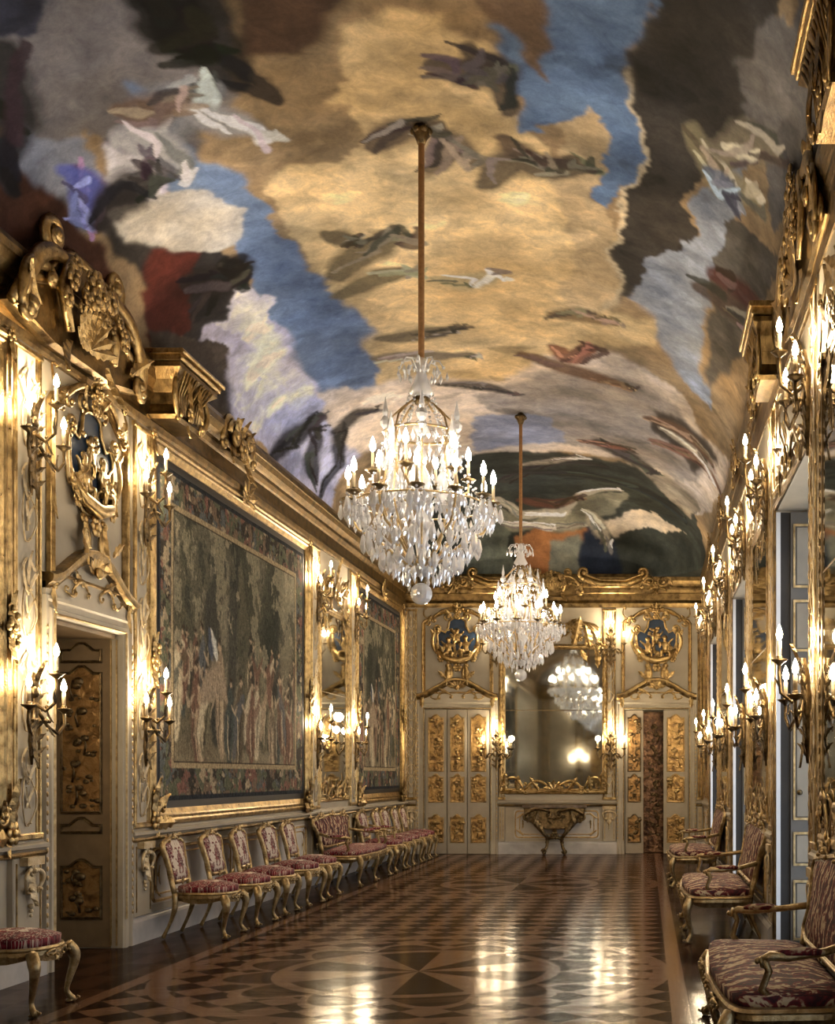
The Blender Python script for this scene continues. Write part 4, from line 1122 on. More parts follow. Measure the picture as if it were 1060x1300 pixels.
# ------------------------------------------------------------------ gilt stucco on the cornice
def cornice_cartouche(w, u, label, sc=1.0, mirror=1):
    l, rz = wl(w, u, 5.0, .02 if w == 'right' else .08)
    t = thing('cornice_cartouche', label, 'gilt ornament', l, rz, 'gilt stucco ornaments on the cornice')
    b = MB()
    P = [(-1.05, -.18), (-.9, .05), (-.62, .14), (-.45, .36), (-.2, .50), (.2, .50), (.45, .36), (.62, .14), (.9, .05), (1.05, -.18), (.5, -.30), (-.5, -.30)]
    b.prism([(x*sc, z*sc) for x, z in P], -.16, .06, .05); obj('stucco_body', b, M['gold_old'], t)
    s = MB()
    for sx in (-1, 1):
        s.cscroll((sx*.34*sc, .40*sc), (sx*.98*sc, -.12*sc), sx*.20, .06*sc, .10, .30, 1.2); s.cscroll((sx*1.0*sc, -.2*sc), (sx*.62*sc, .22*sc), -sx*.28, .05*sc, .1, .34)
        s.volute((sx*.50*sc, .52*sc), .15*sc, -pi/2, sx*1.4, .055*sc, .06); s.tube([(sx*.2*sc, .08, .45*sc), (sx*.34*sc, .12, .40*sc), (sx*.45*sc, .12, .15*sc), (sx*.36*sc, .14, -.15*sc)], [.05*sc, .06*sc, .04*sc], 7)
    s.tube([(x*sc, .05, z*sc) for x, z in P[:10]], .045*sc, 7)
    obj('stucco_scrolls', s, M['gold'], t)
    c = MB()
    for k in range(9): c.leaf((0, -.16*sc), pi*(k+.5)/9, .34*sc, .12*sc, .3, 4, .1)
    for sx in (-1, 1):
        c.leaf((sx*.3*sc, -.2*sc), -pi/2+sx*.6, .35*sc, .16*sc, .3, 4, .1); c.leaf((sx*.75*sc, -.1*sc), pi/2-sx*.9, .35*sc, .13*sc, .3, 4, .1)
    obj('shell_and_leaves', c, M['gold'], t)
    f = MB(); rr = random.Random(int(u*10))
    for k in range(26):
        a = pi*(k+.5)/26; q = .34+rr.uniform(-.18, .16)
        f.flower((q*cos(a)*sc, (.04+q*.95*sin(a))*sc), rr.uniform(.05, .11)*sc, .15+rr.uniform(0, .06), rr.choice((5, 6, 7)))
    obj('carved_flowers', f, M['gold'], t)
    t.scale = (1, .5 if w == 'right' else .8, 1)
    return t
cornice_cartouche('left', 9.30, 'big gilt stucco cartouche with flowers on the cornice over the left doorway')
cornice_cartouche('right', 8.05, 'big gilt stucco cartouche on the right cornice at the upper right edge')
cornice_cartouche('end', -1.75, 'gilt scrolled cartouche in the middle of the end wall cornice', .55)
def cornice_pedestal(w, u, label, dz=0.0):
    l, rz = wl(w, u, 4.74+dz, .04 if w == 'right' else .10)
    t = thing('cornice_pedestal', label, 'gilt ornament', l, rz, 'gilt stucco ornaments on the cornice')
    b = MB()
    prof = [(.30, 0), (.34, .03), (.30, .07), (.27, .14), (.29, .24), (.36, .34), (.47, .42), (.47, .46), (.43, .47)]
    n = len(prof); vs = []; fs = []
    for x, z in prof:
        y = .18+(x-.27)*.9
        vs += [(-x*1.15, -.12, z), (-x*1.15, y, z), (x*1.15, y, z), (x*1.15, -.12, z)]
    for i in range(n-1):
        for k in range(3): fs.append((i*4+k, i*4+k+1, i*4+k+5, i*4+k+4))
    fs += [tuple((n-1)*4+k for k in range(4)), (3, 2, 1, 0)]
    b.add(vs, fs); obj('flared_body', b, M['gold_old'], t)
    c = MB(); c.bev(-.58, .58, -.12, .40, .47, .52, .02); c.bev(-.62, .62, -.12, .44, .52, .56, .015); obj('top_slab', c, M['gold'], t)
    s = MB()
    for sx in (-1, 1):
        s.cscroll((sx*.36, .40), (sx*.34, .02), sx*.30, .035, .24, .35); s.leaf((sx*.14, .42), -pi/2, .36, .14, .1, 4, .30)
        for k in range(5): s.tube([(sx*(.05+.05*k), .22, .08), (sx*(.06+.06*k), .24, .25), (sx*(.07+.08*k), .36, .42)], .014, 5)
    s.flower((0, .12), .09, .24); s.leaf((0, .10), -pi/2, .2, .1, .2, 3, .2)
    obj('carved_front', s, M['gold'], t)
    t.scale = (.85, .5 if w == 'right' else .75, 1)
    return t
cornice_pedestal('left', 11.05, 'flared gilt pedestal on the cornice at the near end of the large tapestry')
cornice_pedestal('right', 6.25, 'flared gilt pedestal on the cornice in the top right corner', .25)
cornice_pedestal('right', 10.0, 'flared gilt pedestal on the right cornice beyond the big cartouche')
def leaf_cluster(w, u, z, label, sc=1.0, n=9):
    l, rz = wl(w, u, z, .0 if w == 'right' else .05)
    t = thing('leaf_cluster', label, 'gilt ornament', l, rz, 'gilt stucco ornaments on the cornice')
    b = MB(); rr = random.Random(int(u*13))
    for k in range(n):
        a = pi/2+(k-(n-1)/2)*2.6/n; b.leaf((rr.uniform(-.1, .1)*sc, 0), a, rr.uniform(.28, .42)*sc, .14*sc, .35, 4, .06)
    for k in range(5): b.leaf((rr.uniform(-.2, .2)*sc, .06*sc), -pi/2+(k-2)*.5, rr.uniform(.26, .40)*sc, .13*sc, .25, 4, .08)
    obj('acanthus_leaves', b, M['gold'], t)
    s = MB()
    for sx in (-1, 1): s.volute((sx*.22*sc, .14*sc), .15*sc, 0, sx*1.4, .045*sc, .12); s.cscroll((sx*.1*sc, .3*sc), (sx*.5*sc, .02*sc), sx*.3, .035*sc, .08, .35)
    s.flower((0, .05*sc), .12*sc, .14); obj('scrolls', s, M['gold'], t)
    t.scale = (1, .5 if w == 'right' else .8, 1)
    return t
leaf_cluster('left', 12.85, 4.98, 'gilt acanthus cluster on the cornice above the middle of the large tapestry')
leaf_cluster('left', 20.2, 5.05, 'gilt acanthus cluster on the cornice above the far left tapestry', .7)
leaf_cluster('right', 11.4, 4.98, 'gilt acanthus cluster on the cornice above the first right wall mirror')
leaf_cluster('right', 13.7, 5.0, 'gilt acanthus cluster on the cornice above the second right window opening', .9)
leaf_cluster('right', 16.3, 5.0, 'gilt acanthus cluster on the cornice above the second right wall mirror', .9)
leaf_cluster('right', 18.9, 5.0, 'gilt acanthus cluster on the cornice above the third right window opening', .9)
leaf_cluster('end', .20, 5.02, 'gilt mask like leaf knot on the end cornice above the right door', .6)
leaf_cluster('end', -3.55, 5.02, 'gilt leaf knot on the end cornice above the left door', .6)
def cornice_scroll(u0, u1, label):
    (l, rz) = wl('end', (u0+u1)/2, 5.05, .24); L = abs(u1-u0)
    t = thing('cornice_scroll', label, 'gilt ornament', l, rz, 'long scrolls along the end cornice')
    s = MB()
    P = [(-L/2, .04, .22), (-L*.42, .06, .08), (-L*.2, .08, -.02), (L*.2, .08, -.02), (L*.42, .06, .08), (L/2, .04, .22)]
    s.tube(P, [.03, .07, .075, .07, .03], 8); s.tube([(x, y+.05, z+.07) for x, y, z in P], .025, 6)
    for sx in (-1, 1): s.volute((sx*L*.46, .20), .11, -pi/2, sx*1.3, .04, .08)
    obj('scroll_bar', s, M['gold'], t)
    return t
cornice_scroll(-1.2, -.02, 'gilt curved scroll on the end cornice right of the centre')
cornice_scroll(-3.25, -2.15, 'gilt curved scroll on the end cornice left of the centre')

# ------------------------------------------------------------------ wall sconces
def make_sconce():
    t = thing('wall_sconce', '', 'wall sconce', (0,0,0), 0, 'three-light gilt wall sconces')
    b = MB()
    b.tube([(0, .03, -.55), (.02, .035, -.38), (-.015, .04, -.2), (0, .045, 0), (0, .06, .12)], [.008, .022, .03, .035, .02], 7)
    for k in range(6):
        z = -.5+.1*k
        for sx in (-1, 1): b.leaf((0, z), pi/2-sx*.9, .13, .05, .3, 3, .035)
    b.leaf((0, -.05), pi/2, .26, .1, .3, 4, .05); b.leaf((0, -.28), -pi/2, .30, .07, .1, 3, .04); b.ball((0, .05, -.02), .05, 1, .7, 1.2)
    obj('backplate', b, M['bronze'], t)
    bulbs = [((0, .21, .10), [(0, .05, -.10), (0, .13, -.16), (0, .20, -.10), (0, .21, .02), (0, .21, .10)]),
             ((.25, .14, -.14), [(.01, .05, -.12), (.10, .09, -.26), (.20, .12, -.32), (.26, .14, -.25), (.25, .14, -.14)]),
             ((-.25, .14, -.14), [(-.01, .05, -.12), (-.10, .09, -.26), (-.20, .12, -.32), (-.26, .14, -.25), (-.25, .14, -.14)])]
    for (x, y, z), P in bulbs:
        a = MB(); a.tube(P, [.016, .013, .013, .011], 6)
        q = P[2]
        a.leaf((q[0], q[2]), pi/2+(.6 if x > 0 else -.6), .12, .045, .3, 3, q[1]-.01); a.leaf((P[1][0], P[1][2]), -pi/2+(.6 if x > 0 else -.6), .10, .04, .2, 3, P[1][1])
        for k in range(3): a.ball((P[1][0]*(.6+.3*k), P[1][1]+.01, P[1][2]+.03), .016, seg=5, ring=4)
        arm = obj('arm', a, M['bronze'], t)
        p = MB(); p.lathe([(.008, -.03), (.022, -.015), (.045, .0), (.058, .012), (.05, .014), (.018, .006), (.020, .03), (.016, .035)], 9, (x, y, z)); obj('drip_pan', p, M['bronze'], arm)
        c = MB(); c.lathe([(.014, .03), (.014, .13), (.006, .135)], 8, (x, y, z)); cd = obj('candle', c, M['candle'], t)
        f = MB(); f.lathe([(.004, .135), (.018, .15), (.022, .172), (.014, .205), (.002, .235)], 7, (x, y, z)); obj('candle_bulb', f, M['bulb'], cd)
    L = bpy.data.lights.new('candle_light', 'POINT'); L.energy = SCONCE_W; L.color = (1, .79, .52); L.shadow_soft_size = .07
    o = bpy.data.objects.new('candle_light', L); link(o, t); o.location = (0, .17, .26)
    L = bpy.data.lights.new('candle_light', 'POINT'); L.energy = SCONCE_W*.6; L.color = (1, .79, .52); L.shadow_soft_size = .05
    for sx in (-1, 1):
        o = bpy.data.objects.new('candle_light', L); link(o, t); o.location = (sx*.25, .14, .06)
    return t
SCONCE_W = 22.0
ZU, ZL = 4.08, 2.12
SC_POS = []
def lab(pre, lv): return ('upper' if lv else 'lower')+' gilt sconce '+pre
for w, u, pre in (('left', 8.60, 'on the pilaster at the left edge before the doorway'), ('left', 10.565, 'on the strip between the left doorway and the large tapestry'),
                  ('left', 16.10, 'between the large tapestry and the left wall mirror'), ('left', 18.20, 'between the left wall mirror and the far tapestry'),
                  ('end', -2.80, 'at the left side of the end wall mirror'), ('end', -.66, 'at the right side of the end wall mirror'),
                  ('right', 7.53, 'nearest on the right wall beside the dark edge mirror'), ('right', 10.12, 'on the right wall just beyond the first window opening'),
                  ('right', 12.38, 'on the right wall just before the second window opening'), ('right', 15.02, 'on the right wall just beyond the second window opening'),
                  ('right', 17.46, 'on the right wall just before the third window opening'), ('back', -2.8, 'added behind the camera for light, left of the door'), ('back', -.7, 'added behind the camera for light, right of the door'),  # back wall pairs are added, to brighten the near end and the mirror
                  ('right', 20.12, 'farthest on the right wall beyond the third window')):
    for lv, z in ((1, ZU), (0, ZL)): SC_POS.append((w, u, z, lab(pre, lv)))
sc0 = make_sconce()
for i, (w, u, z, lb) in enumerate(SC_POS):
    l, rz = wl(w, u, z, .025 if w == 'right' else .045)
    if i == 0: sc0.location = l; sc0.rotation_euler = (0, 0, rz); sc0['label'] = lb
    else: dup(sc0, l, rz, lb)

# ------------------------------------------------------------------ crystal chandeliers
def drop_mesh(h, w, seg=6):
    d = MB(); d.lathe([(.002, 0), (w*.25, -h*.10), (w*.5, -h*.62), (w*.38, -h*.82), (.002, -h)], seg, smooth=False)
    d.ball((0, 0, .018), w*.22, seg=6, ring=4); return d.mesh('crystal_drop', M['crystal'])
DROP = drop_mesh(.12, .05); DROPS = drop_mesh(.085, .036); BEAD = None
def make_chandelier(rodlen):
    # origin at the ceiling hook; the candle ring hangs 2.75 m below
    t = thing('chandelier', '', 'chandelier', (0,0,0), 0, 'crystal chandeliers')
    r = MB(); r.lathe([(.012, -.06), (.024, -.10), (.024, -rodlen), (.016, -rodlen-.02)], 10); obj('suspension_rod', r, M['rod'], t)
    k = MB(); k.lathe([(.01, .04), (.05, .0), (.07, -.05), (.045, -.10), (.03, -.14)], 10)
    for a in range(6): k.ball((.06*cos(a*pi/3), .06*sin(a*pi/3), -.04), .03, seg=6, ring=4)
    obj('ceiling_boss', k, M['bronze'], t)
    Z0 = -2.90                     # drip-pan level
    st = MB()
    st.lathe([(.02, -rodlen), (.05, -rodlen-.05), (.03, -rodlen-.10), (.06, -rodlen-.2), (.10, -rodlen-.28), (.04, -rodlen-.33)], 12)
    st.lathe([(.03, Z0+.42), (.05, Z0+.34), (.03, Z0+.28), (.075, Z0+.20), (.085, Z0+.12), (.04, Z0+.05), (.03, Z0-.05), (.06, Z0-.12), (.10, Z0-.2), (.05, Z0-.3), (.035, Z0-.42), (.07, Z0-.48), (.09, Z0-.53), (.04, Z0-.58)], 12)
    obj('glass_stem', st, M['crystal'], t)
    hb = MB(); hb.lathe([(.03, Z0-.40), (.06, Z0-.44), (.075, Z0-.50), (.05, Z0-.56), (.03, Z0-.62)], 12); hb.lathe([(.06, -rodlen-.30), (.07, -rodlen-.33), (.05, -rodlen-.36)], 12)
    obj('metal_hub', hb, M['bronze'], t)
    bl = MB(); bl.ball((0, 0, Z0-.70), .085, seg=14, ring=9); bl.lathe([(.02, Z0-.58), (.03, Z0-.61), (.02, Z0-.63)], 10); bl.sm = [False]*len(bl.sm)
    obj('glass_ball', bl, M['crystal'], t)
    # small crown with hanging drops
    zc = -rodlen-.06; cr = MB()
    for i in range(8):
        a = 2*pi*i/8; ca, sa = cos(a), sin(a)
        cr.tube([(.03*ca, .03*sa, zc-.06), (.08*ca, .08*sa, zc+.04), (.14*ca, .14*sa, zc+.03), (.17*ca, .17*sa, zc-.02)], .007, 5)
        cr.ball((.17*ca, .17*sa, zc-.02), .014, seg=5, ring=4)
    obj('crown', cr, M['crystal'], t)
    # basket: ring, spires and uprights
    zr = Z0+.53; bs = MB(); R1 = .27
    bs.tube([(R1*cos(a), R1*sin(a), zr) for a in [2*pi*i/24 for i in range(24)]], .010, 5, closed=True)
    bs.tube([(.50*cos(a), .50*sin(a), Z0-.02) for a in [2*pi*i/32 for i in range(32)]], .008, 5, closed=True)
    for i in range(8):
        a = 2*pi*i/8+.2; ca, sa = cos(a), sin(a)
        bs.tube([(.04*ca, .04*sa, zc-.25), (.14*ca, .14*sa, zc-.33), (.24*ca, .24*sa, zr+.10), (R1*ca, R1*sa, zr), (R1*.95*ca, R1*.95*sa, Z0+.3), (.30*ca, .30*sa, Z0+.02), (.20*ca, .20*sa, Z0-.3), (.06*ca, .06*sa, Z0-.5)], .008, 5)
    obj('wire_basket', bs, M['gold_pale'], t)
    for i in range(8):
        a = 2*pi*i/8+.2; ca, sa = cos(a), sin(a); s = MB()
        if i % 2 == 0: s.lathe([(.012, -.03), (.03, 0), (.012, .02), (.038, .05), (.042, .08), (.018, .12), (.024, .15), (.008, .23), (.002, .27)], 7, (R1*ca, R1*sa, zr), smooth=False)
        else: s.lathe([(.012, -.05), (.026, -.02), (.016, .03), (.03, .06), (.006, .18), (.002, .20)], 6, (.32*ca, .32*sa, zr-.10), smooth=False)
        obj('glass_spire', s, M['crystal'], t)
    for i in range(6):
        a = 2*pi*i/6+.5; ca, sa = cos(a), sin(a); s = MB()
        s.lathe([(.02, -.12), (.05, -.06), (.055, 0), (.022, .05), (.05, .10), (.045, .15), (.014, .20), (.022, .23), (.003, .29)], 9, (.22*ca, .22*sa, Z0+.02)); obj('glass_baluster', s, M['crystal'], t)
    # candle arms
    for i in range(18):
        outer = i < 12
        a = 2*pi*i/12+.13 if outer else 2*pi*(i-12)/6+.4
        rr, z = (.55, Z0) if outer else (.37, Z0+.20)
        ca, sa = cos(a), sin(a)
        m = MB(); q = lambda r_, z_: (r_*ca, r_*sa, z_)
        m.tube([q(.05, Z0-.5), q(.16, Z0-.44), q(.32, Z0-.30), q(rr*.86, z-.22), q(rr*.98, z-.10), q(rr, z)] if outer else [q(.04, Z0+.1), q(.14, Z0+.04), q(.28, Z0+.06), q(rr, z-.08), q(rr, z)], [.012, .011, .010, .009], 6)
        arm = obj('candle_arm', m, M['crystal'] if i % 2 else M['gold_pale'], t)
        p = MB(); p.lathe([(.006, -.02), (.03, -.005), (.062, .012), (.058, .018), (.016, .008), (.016, .04)], 10, q(rr, z)); obj('drip_pan', p, M['bronze'], arm)
        c = MB(); c.lathe([(.012, .03), (.012, .15), (.005, .155)], 8, q(rr, z)); cd = obj('candle', c, M['candle'], t)
        f = MB(); f.lathe([(.004, .155), (.020, .172), (.024, .198), (.016, .235), (.002, .27)], 7, q(rr, z)); obj('candle_bulb', f, M['bulb2'], cd)
        if i % 2 == 0:
            o = bpy.data.objects.new('candle_light', CHL); link(o, t); o.location = q(rr, z+.19)
    # hanging drops: a hundred as parts, the fine ones as one part
    rr = random.Random(4); n = 0
    for i in range(12):
        a = 2*pi*i/12+.13
        for k in range(5):
            b = a+2*pi*k/5; x, y = .55*cos(a)+.055*cos(b), .55*sin(a)+.055*sin(b)
            o = bpy.data.objects.new('crystal_drop', DROP if k % 2 == 0 else DROPS); link(o, t); o.location = (x, y, Z0-.03); n += 1
    for i in range(40):
        ring = i % 2; a = 2*pi*i/40+.05; R = (.44, .30)[ring]; z = Z0-(.26, .40)[ring]+rr.uniform(-.02, .02)
        o = bpy.data.objects.new('crystal_drop', DROP); link(o, t); o.location = (R*cos(a), R*sin(a), z); o.scale = (1.1, 1.1, 1.1+.2*rr.random()); n += 1
    d = MB()
    def small(x, y, z, h, w): d.lathe([(.001, 0), (w*.5, -h*.6), (.001, -h)], 5, (x, y, z), smooth=False)
    for i in range(26):
        a = 2*pi*i/26; small(.2*cos(a)*rr.uniform(.6, 1), .2*sin(a)*rr.uniform(.6, 1), zc-.04, .07, .028)
    for ring, (R, z, m_) in enumerate(((.52, Z0-.12, 48), (.37, Z0-.36, 36), (.21, Z0-.50, 26), (.27, zr-.03, 30), (.12, Z0-.55, 14), (.27, Z0+.30, 26), (.46, Z0+.02, 40), (.33, Z0-.12, 30), (.30, zr-.16, 26), (.50, Z0-.04, 44), (.41, Z0-.24, 40), (.28, Z0-.44, 30), (.24, Z0+.12, 24), (.55, Z0-.10, 48))):
        for i in range(m_):
            a = 2*pi*i/m_+ring; small(R*cos(a), R*sin(a), z+rr.uniform(-.03, .03), rr.uniform(.07, .11), .034)
    for i in range(12):   # bead festoons
        a0 = 2*pi*i/12+.13; a1 = a0+2*pi/12
        for k in range(9):
            q = k/8; a = a0+(a1-a0)*q; z = Z0-.02-.10*sin(pi*q); d.ball((.55*cos(a), .55*sin(a), z), .011, seg=5, ring=4)
        for k in range(12):
            q = k/11; R = .27+.26*q; d.ball((R*cos(a0), R*sin(a0), zr-(zr-Z0)*q-.12*sin(pi*q)), .012, seg=5, ring=4)
    for i in range(10):
        a = 2*pi*i/10
        for k in range(16):
            q = k/15; R = .10+.17*q; d.ball((R*cos(a), R*sin(a), (zc-.26)+(zr-zc+.26)*q-.08*sin(pi*q)), .012, seg=5, ring=4)
    d.ball((0, 0, Z0+.58), .06, seg=9, ring=6); d.lathe([(.004, .16), (.02, .10), (.05, .04), (.03, 0), (.004, -.05)], 8, (0, 0, Z0+.66))
    o = obj('fine_crystals', d, M['crystal'], t); o['kind'] = 'stuff'
    return t
CHL = bpy.data.lights.new('candle_light', 'POINT'); CHL.energy = 10.0; CHL.color = (1, .84, .64); CHL.shadow_soft_size = .03
ch = make_chandelier(1.78)
ch.location = (XC, 9.10, 6.49); ch['label'] = 'nearer and larger looking crystal chandelier with lit candles hanging mid room'
dup(ch, (XC, 1.9, 6.49), .2, 'extra crystal chandelier added behind the camera, small in the end mirror')  # added out of view to light the near end of the room
dup(ch, (XC, 16.32, 6.47), .4, 'farther crystal chandelier hanging in front of the end wall mirror')

# ------------------------------------------------------------------ seat furniture
def seat_outline(w, d, n=28, p=3.2, taper=.86):
    P = []
    for i in range(n):
        a = 2*pi*i/n; c, s = cos(a), sin(a)
        x = w/2*math.copysign(abs(c)**(2/p), c); y = d/2*math.copysign(abs(s)**(2/p), s)
        P.append((x*(taper+(1-taper)*(y/d+.5))*(1+.0*y), y+(.02*cos(x/w*2*pi) if y > 0 else 0)))
    return P
def chair_leg(x, y, sx, front, h=.40):
    b = MB()
    if front:
        P = [(x, y, h), (x+sx*.03, y+.03, h-.06), (x+sx*.035, y+.035, h-.12), (x+sx*.008, y+.01, h-.24), (x+sx*.0, y, .08), (x+sx*.02, y+.025, .025), (x+sx*.03, y+.04, .018)]
        b.tube(*smooth(P, [.036, .040, .032, .021, .016, .022, .020]), 8)
        b.ball((x+sx*.03, y+.035, h-.07), .03, seg=6, ring=4); b.volute((x+sx*.03, .03), .02, 0, sx*1, .008, y+.035); b.ball((x+sx*.012, y+.012, .012), .02, 1.2, 1.4, .6, seg=6, ring=4)
    else:
        P = [(x, y, h+.02), (x+sx*.015, y+.005, h-.10), (x+sx*.01, y-.03, h-.22), (x+sx*.012, y-.07, .08), (x+sx*.02, y-.10, .014)]
        b.tube(*smooth(P, [.028, .026, .018, .016, .02]), 8)
    return b
def back_curve(w, z0, z1, n=40):
    # closed outline of the upholstered back (x, z)
    h = w/2; H = z1-z0
    K = [(0, z0), (.62*h, z0), (.80*h, z0+.03), (.84*h, z0+.12*H), (.80*h, z0+.32*H), (.90*h, z0+.58*H), (h, z0+.78*H), (.97*h, z0+.88*H), (.74*h, z0+.925*H), (.42*h, z0+.965*H), (.2*h, z1), (0, z1)]
    K = K+[(-x, z) for x, z in K[-2:0:-1]]
    return K
def make_chair(name, label, cat, w, d, top, arms, mats, group, wide=1):
    t = thing(name, label, cat, (0,0,0), 0, group)
    wood, mback, mseat = mats
    sh = .40
    O = seat_outline(w, d, 28 if wide == 1 else 56, 3.2 if wide == 1 else 6.5, .86 if wide == 1 else .95)
    rail = MB()
    n = len(O); vs = []; fs = []
    for i, (x, y) in enumerate(O):
        sc_ = .035*(.5+.5*cos(8*pi*i/n))
        for k, z in ((1.0, sh-.055-sc_*.7), (1.03, sh-.03), (1.025, sh-.005), (1.05, sh+.008), (1.03, sh+.022), (.92, sh+.022), (.92, sh-.05)): vs.append((x*k, y*k, z))
    for i in range(n):
        j = (i+1) % n
        for k in range(7): fs.append((i*7+k, i*7+(k+1) % 7, j*7+(k+1) % 7, j*7+k))
    rail.add(vs, fs, False)
    yf = d/2*1.04
    for c in ([0] if wide == 1 else [-w*.28, 0, w*.28]):
        for k in range(5): rail.leaf((c, sh-.03), -pi*(k+.5)/5, .055, .03, .1, 2, yf)
        rail.ball((c, yf+.01, sh-.025), .022, seg=7, ring=5)
        for sx in (-1, 1): rail.cscroll((c+sx*.03, sh-.03), (c+sx*.13, sh-.02), sx*.2, .009, yf)
    obj('seat_rail', rail, wood, t)
    st = MB(); st.pillow([(x*.97, y*.97) for x, y in O], .055, .05, 5, lambda a, b, h: (a, b, sh+.015+h)); obj('seat_cushion', st, mseat, t)
    nl = 1 if wide == 1 else 2
    for k in range(nl+1):
        fx = -1+2*k/nl
        x = fx*w*.46; sx = 1 if fx > 0 else -1 if fx < 0 else .0
        obj('leg', chair_leg(x, d*.44, sx, True, sh-.01), wood, t); obj('leg', chair_leg(x*.86, -d*.46, sx, False, sh-.01), wood, t)
    # back, raked
    z0 = sh+.11; K = back_curve(w*.92 if wide == 1 else w*.97, z0, top)
    lean = .22
    yb = lambda z: -d*.47-(z-sh)*lean
    bf = MB(); bf.tube([(x, yb(z), z) for x, z in K], .024, 7, closed=True, flat=1.1)
    bf.tube([(x*.985, yb(z)+.02, z0+(z-z0)*.985+.004) for x, z in K], .009, 5, closed=True)
    for sx in (-1, 1): bf.tube([(sx*w*.40, -d*.45, sh-.02), (sx*w*.385, yb(sh+.08), sh+.08), (K[3][0]*sx, yb(K[3][1]), K[3][1])], .024, 7)
    for c in ([0] if wide == 1 else [-w*.30, 0, w*.30]):
        for k in range(5): bf.leaf((c, top-.01), pi*(k+.5)/5, .065 if not arms else .085, .04, .2, 2, yb(top)+.01)
        bf.ball((c, yb(top)+.03, top+.005), .024, seg=7, ring=5)
        for sx in (-1, 1): bf.cscroll((c+sx*.03, top+.015), (c+sx*.15, top-.015), sx*.18, .013, yb(top)+.012); bf.leaf((c+sx*.09, top), pi/2-sx*1.0, .09, .035, .1, 2, yb(top)+.01)
    if arms:
        for sx in (-1, 1): bf.flower((sx*w*.36, top-.05), .035, yb(top)+.02)
    bf.flower((0, z0), .03, yb(z0)+.02)
    obj('back_frame', bf, wood, t)
    up = MB(); up.pillow([(x*.93, z0+.02+(z-z0)*.955) for x, z in K], .012, .028, 5, lambda a, b, h: (a, yb(b)+.004+h, b)); obj('back_upholstery', up, mback, t)
    bk = MB(); bk.pillow([(x*.95, z0+.01+(z-z0)*.97) for x, z in K], .004, .012, 3, lambda a, b, h: (a, yb(b)-.006-h, b)); obj('back_lining', bk, M['bronze'] if 0 else mseat, t)
    if arms:
        za = sh+.25
        for sx in (-1, 1):
            a = MB(); x = sx*w*.45
            a.tube([(sx*w*.40, yb(za+.05)+.02, za+.05), (x, -d*.30, za+.02), (x+sx*.035, 0, za), (x+sx*.045, d*.14, za+.008), (x+sx*.04, d*.20, za-.012)], [.022, .020, .022, .024, .020], 7)
            a.tube([(x+sx*.04, d*.19, za-.01), (x+sx*.045, d*.15, za-.06), (x+sx*.02, d*.20, za-.15), (x+sx*.01, d*.10, sh+.02), (x, d*.08, sh-.03)], [.022, .018, .022, .024], 7)
            a.volute((x+sx*.04, za-.015), .03, 0, sx*1.1, .013, d*.19)
            ar = obj('arm_rest', a, wood, t)
            p = MB(); p.pillow([(x+sx*.025+.036*cos(q), -d*.10+d*.19*sin(q)) for q in [2*pi*i/18 for i in range(18)]], .018, .018, 4, lambda u_, v_, h_: (u_, v_, za+.012+h_)); obj('arm_pad', p, mseat, ar)
    return t
MC = (M['chair_gold'], M['damask_back'], M['damask_seat'])
ML = (M['chair_gold'], M['flame'], M['flame'])
G1 = 'side chairs along the left wall'
def place(o, x, y, face, label=None, group=None, first=False):
    if first:
        o.location = (x, y, 0); o.rotation_euler = (0, 0, face)
        if label: o['label'] = label
        return o
    return dup(o, (x, y, 0), face, label, group)
RL, RR_ = -pi/2, pi/2      # facing into the room from the left / from the right
XCH = XL+.48
c0 = make_chair('side_chair', '', 'chair', .54, .50, .91, False, MC, G1)
pos = [(10.98, .03, 'gilt crimson and cream side chair nearest the doorway, first of the five under the tapestry'), (11.86, -.02, 'gilt side chair under the large tapestry, second from the doorway'),
       (12.74, .06, 'gilt side chair under the large tapestry, middle of the five'), (13.62, -.04, 'gilt side chair under the large tapestry, fourth from the doorway'),
       (14.48, .02, 'gilt side chair under the large tapestry, last before the settee'),
       (19.10, .03, 'gilt side chair under the far tapestry, just beyond the left armchair'), (19.80, -.03, 'gilt side chair under the far tapestry, second after the left armchair'),
       (20.50, .02, 'gilt side chair under the far tapestry, third after the left armchair'), (21.25, 0, 'gilt side chair in the far left corner, last of the left row')]
for i, (y, r, lb) in enumerate(pos): place(c0, XCH+.02*(i % 2), y, RL+r, lb, None, i == 0)
place(c0, -4.02, 7.52, RL+.05, 'gilt crimson chair cut off at the left edge, standing before the doorway')
st = make_chair('settee', 'long gilt settee with crimson damask below the left wall mirror', 'settee', 1.95, .56, .93, True, (M['chair_gold'], M['flame'], M['damask_seat']), 'settee', 2)
del st['group']; place(st, XCH, 16.62, RL, None, None, True)
al = make_chair('armchair', 'gilt crimson and cream armchair on the left, just beyond the settee', 'armchair', .64, .54, .92, True, MC, 'armchairs'); del al['group']
place(al, XCH, 18.32, RL, None, None, True)
ar = make_chair('settee', 'gilt flame stitch settee, middle one of three along the right wall', 'settee', 2.0, .60, 1.04, True, ML, 'flame stitch settees along the right wall', 2)
place(ar, .66, 11.4, RR_, None, None, True)
place(ar, .64, 16.55, RR_, 'gilt flame stitch settee farthest along the right wall, nearest the end wall')
place(ar, .66, 6.42, RR_, 'gilt flame stitch settee in the lower right corner, nearest the camera')

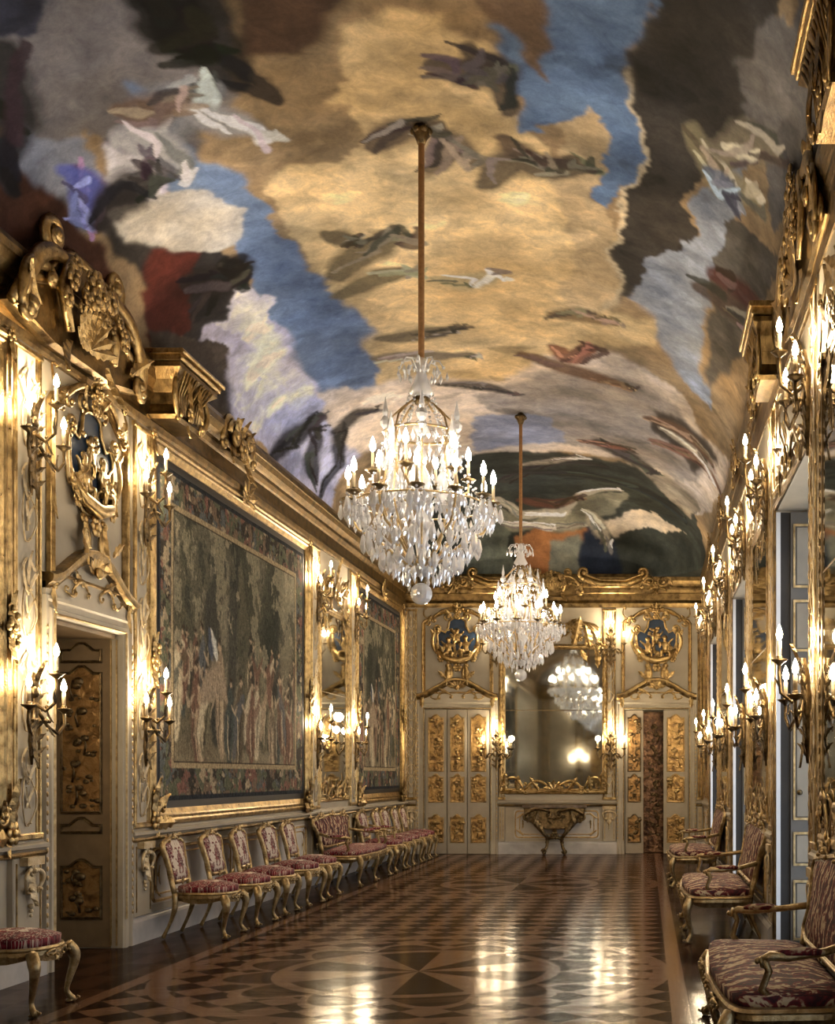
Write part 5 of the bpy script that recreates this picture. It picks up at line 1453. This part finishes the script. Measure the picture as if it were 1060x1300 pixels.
# ------------------------------------------------------------------ console table under the end mirror
(l, rz) = wl('end', -1.70, 0, .0)
t = thing('console_table', 'dark gilt carved console table against the end wall below the great mirror', 'table', l, rz)
b = MB(); P = [(-.60, .02), (.60, .02), (.60, .30), (.45, .40), (.2, .44), (-.2, .44), (-.45, .40), (-.60, .30)]
b.add([(x, y, .88) for x, y in P]+[(x, y, .925) for x, y in P], [tuple(range(7, -1, -1)), tuple(range(8, 16))]+[(i, (i+1) % 8, 8+(i+1) % 8, 8+i) for i in range(8)])
obj('marble_top', b, M['marbletop'], t)
b = MB(); rr = random.Random(5)
b.prism([(-.57, .87), (-.55, .64), (-.38, .58), (-.18, .48), (.18, .48), (.38, .58), (.55, .64), (.57, .87)], .28, .36, .02)
for sx in (-1, 1):
    b.cscroll((sx*.08, .80), (sx*.55, .74), sx*.2, .03, .38, .35); b.leaf((sx*.3, .82), -pi/2+sx*.3, .26, .11, .2, 4, .37); b.leaf((sx*.50, .84), -pi/2, .24, .09, .2, 4, .34)
    b.prism([(sx*.50, .86), (sx*.56, .86), (sx*.52, .64)], .04, .30)
for k in range(7): b.leaf((0, .68), pi*(k+.5)/7, .16, .06, .2, 3, .38)
for k in range(26): b.flower((rr.uniform(-.48, .48), rr.uniform(.60, .85)), rr.uniform(.02, .045), .37, 5)
obj('carved_apron', b, M['bronze'], t)
for sx in (-1, 1):
    g = MB(); g.tube([(sx*.34, .30, .78), (sx*.38, .36, .62), (sx*.24, .34, .45), (sx*.12, .26, .30), (sx*.15, .28, .14), (sx*.20, .34, .05), (sx*.18, .36, .02)], [.05, .055, .04, .035, .03, .04, .035], 8)
    g.leaf((sx*.34, .66), -pi/2-sx*.5, .3, .12, .2, 4, .36); g.volute((sx*.19, .07), .05, 0, sx*1.2, .02, .34); g.leaf((sx*.14, .14), pi/2, .22, .08, .2, 3, .28)
    obj('leg', g, M['bronze'], t)
g = MB(); g.tube([(-.16, .27, .28), (0, .30, .34), (.16, .27, .28)], .03, 7); g.flower((0, .36), .08, .30); g.leaf((0, .38), pi/2, .16, .1, .3, 3, .3); obj('stretcher', g, M['bronze'], t)

# ------------------------------------------------------------------ daylight, camera, exposure
W = bpy.data.worlds.new('daylight'); SC.world = W; W.use_nodes = True
bg = W.node_tree.nodes['Background']; bg.inputs[0].default_value = (.74, .85, 1.0, 1); bg.inputs[1].default_value = SKY_ST = 2.4
for i, (a, c) in enumerate(WIN):
    L = bpy.data.lights.new('window_portal', 'AREA'); L.shape = 'RECTANGLE'; L.size = WTOP; L.size_y = c-a; L.cycles.is_portal = True
    o = bpy.data.objects.new('window_portal', L); link(o); o.location = (XR+.45, (a+c)/2, WTOP/2); o.rotation_euler = (0, pi/2, 0); o['kind'] = 'structure'
cam = bpy.data.cameras.new('camera'); co = bpy.data.objects.new('camera', cam); link(co)
co.location = (0, 0, 1.5); co.rotation_euler = (pi/2, 0, 0)
cam.sensor_fit = 'VERTICAL'; cam.sensor_height = 36; cam.lens = 1500/1300*36
cam.shift_x = -290/1300; cam.shift_y = 333/1300; cam.clip_end = 100
SC.camera = co
v = SC.view_settings; v.view_transform = 'Standard'; v.look = 'None'; v.exposure = .10; v.gamma = 1; v.use_curve_mapping = False
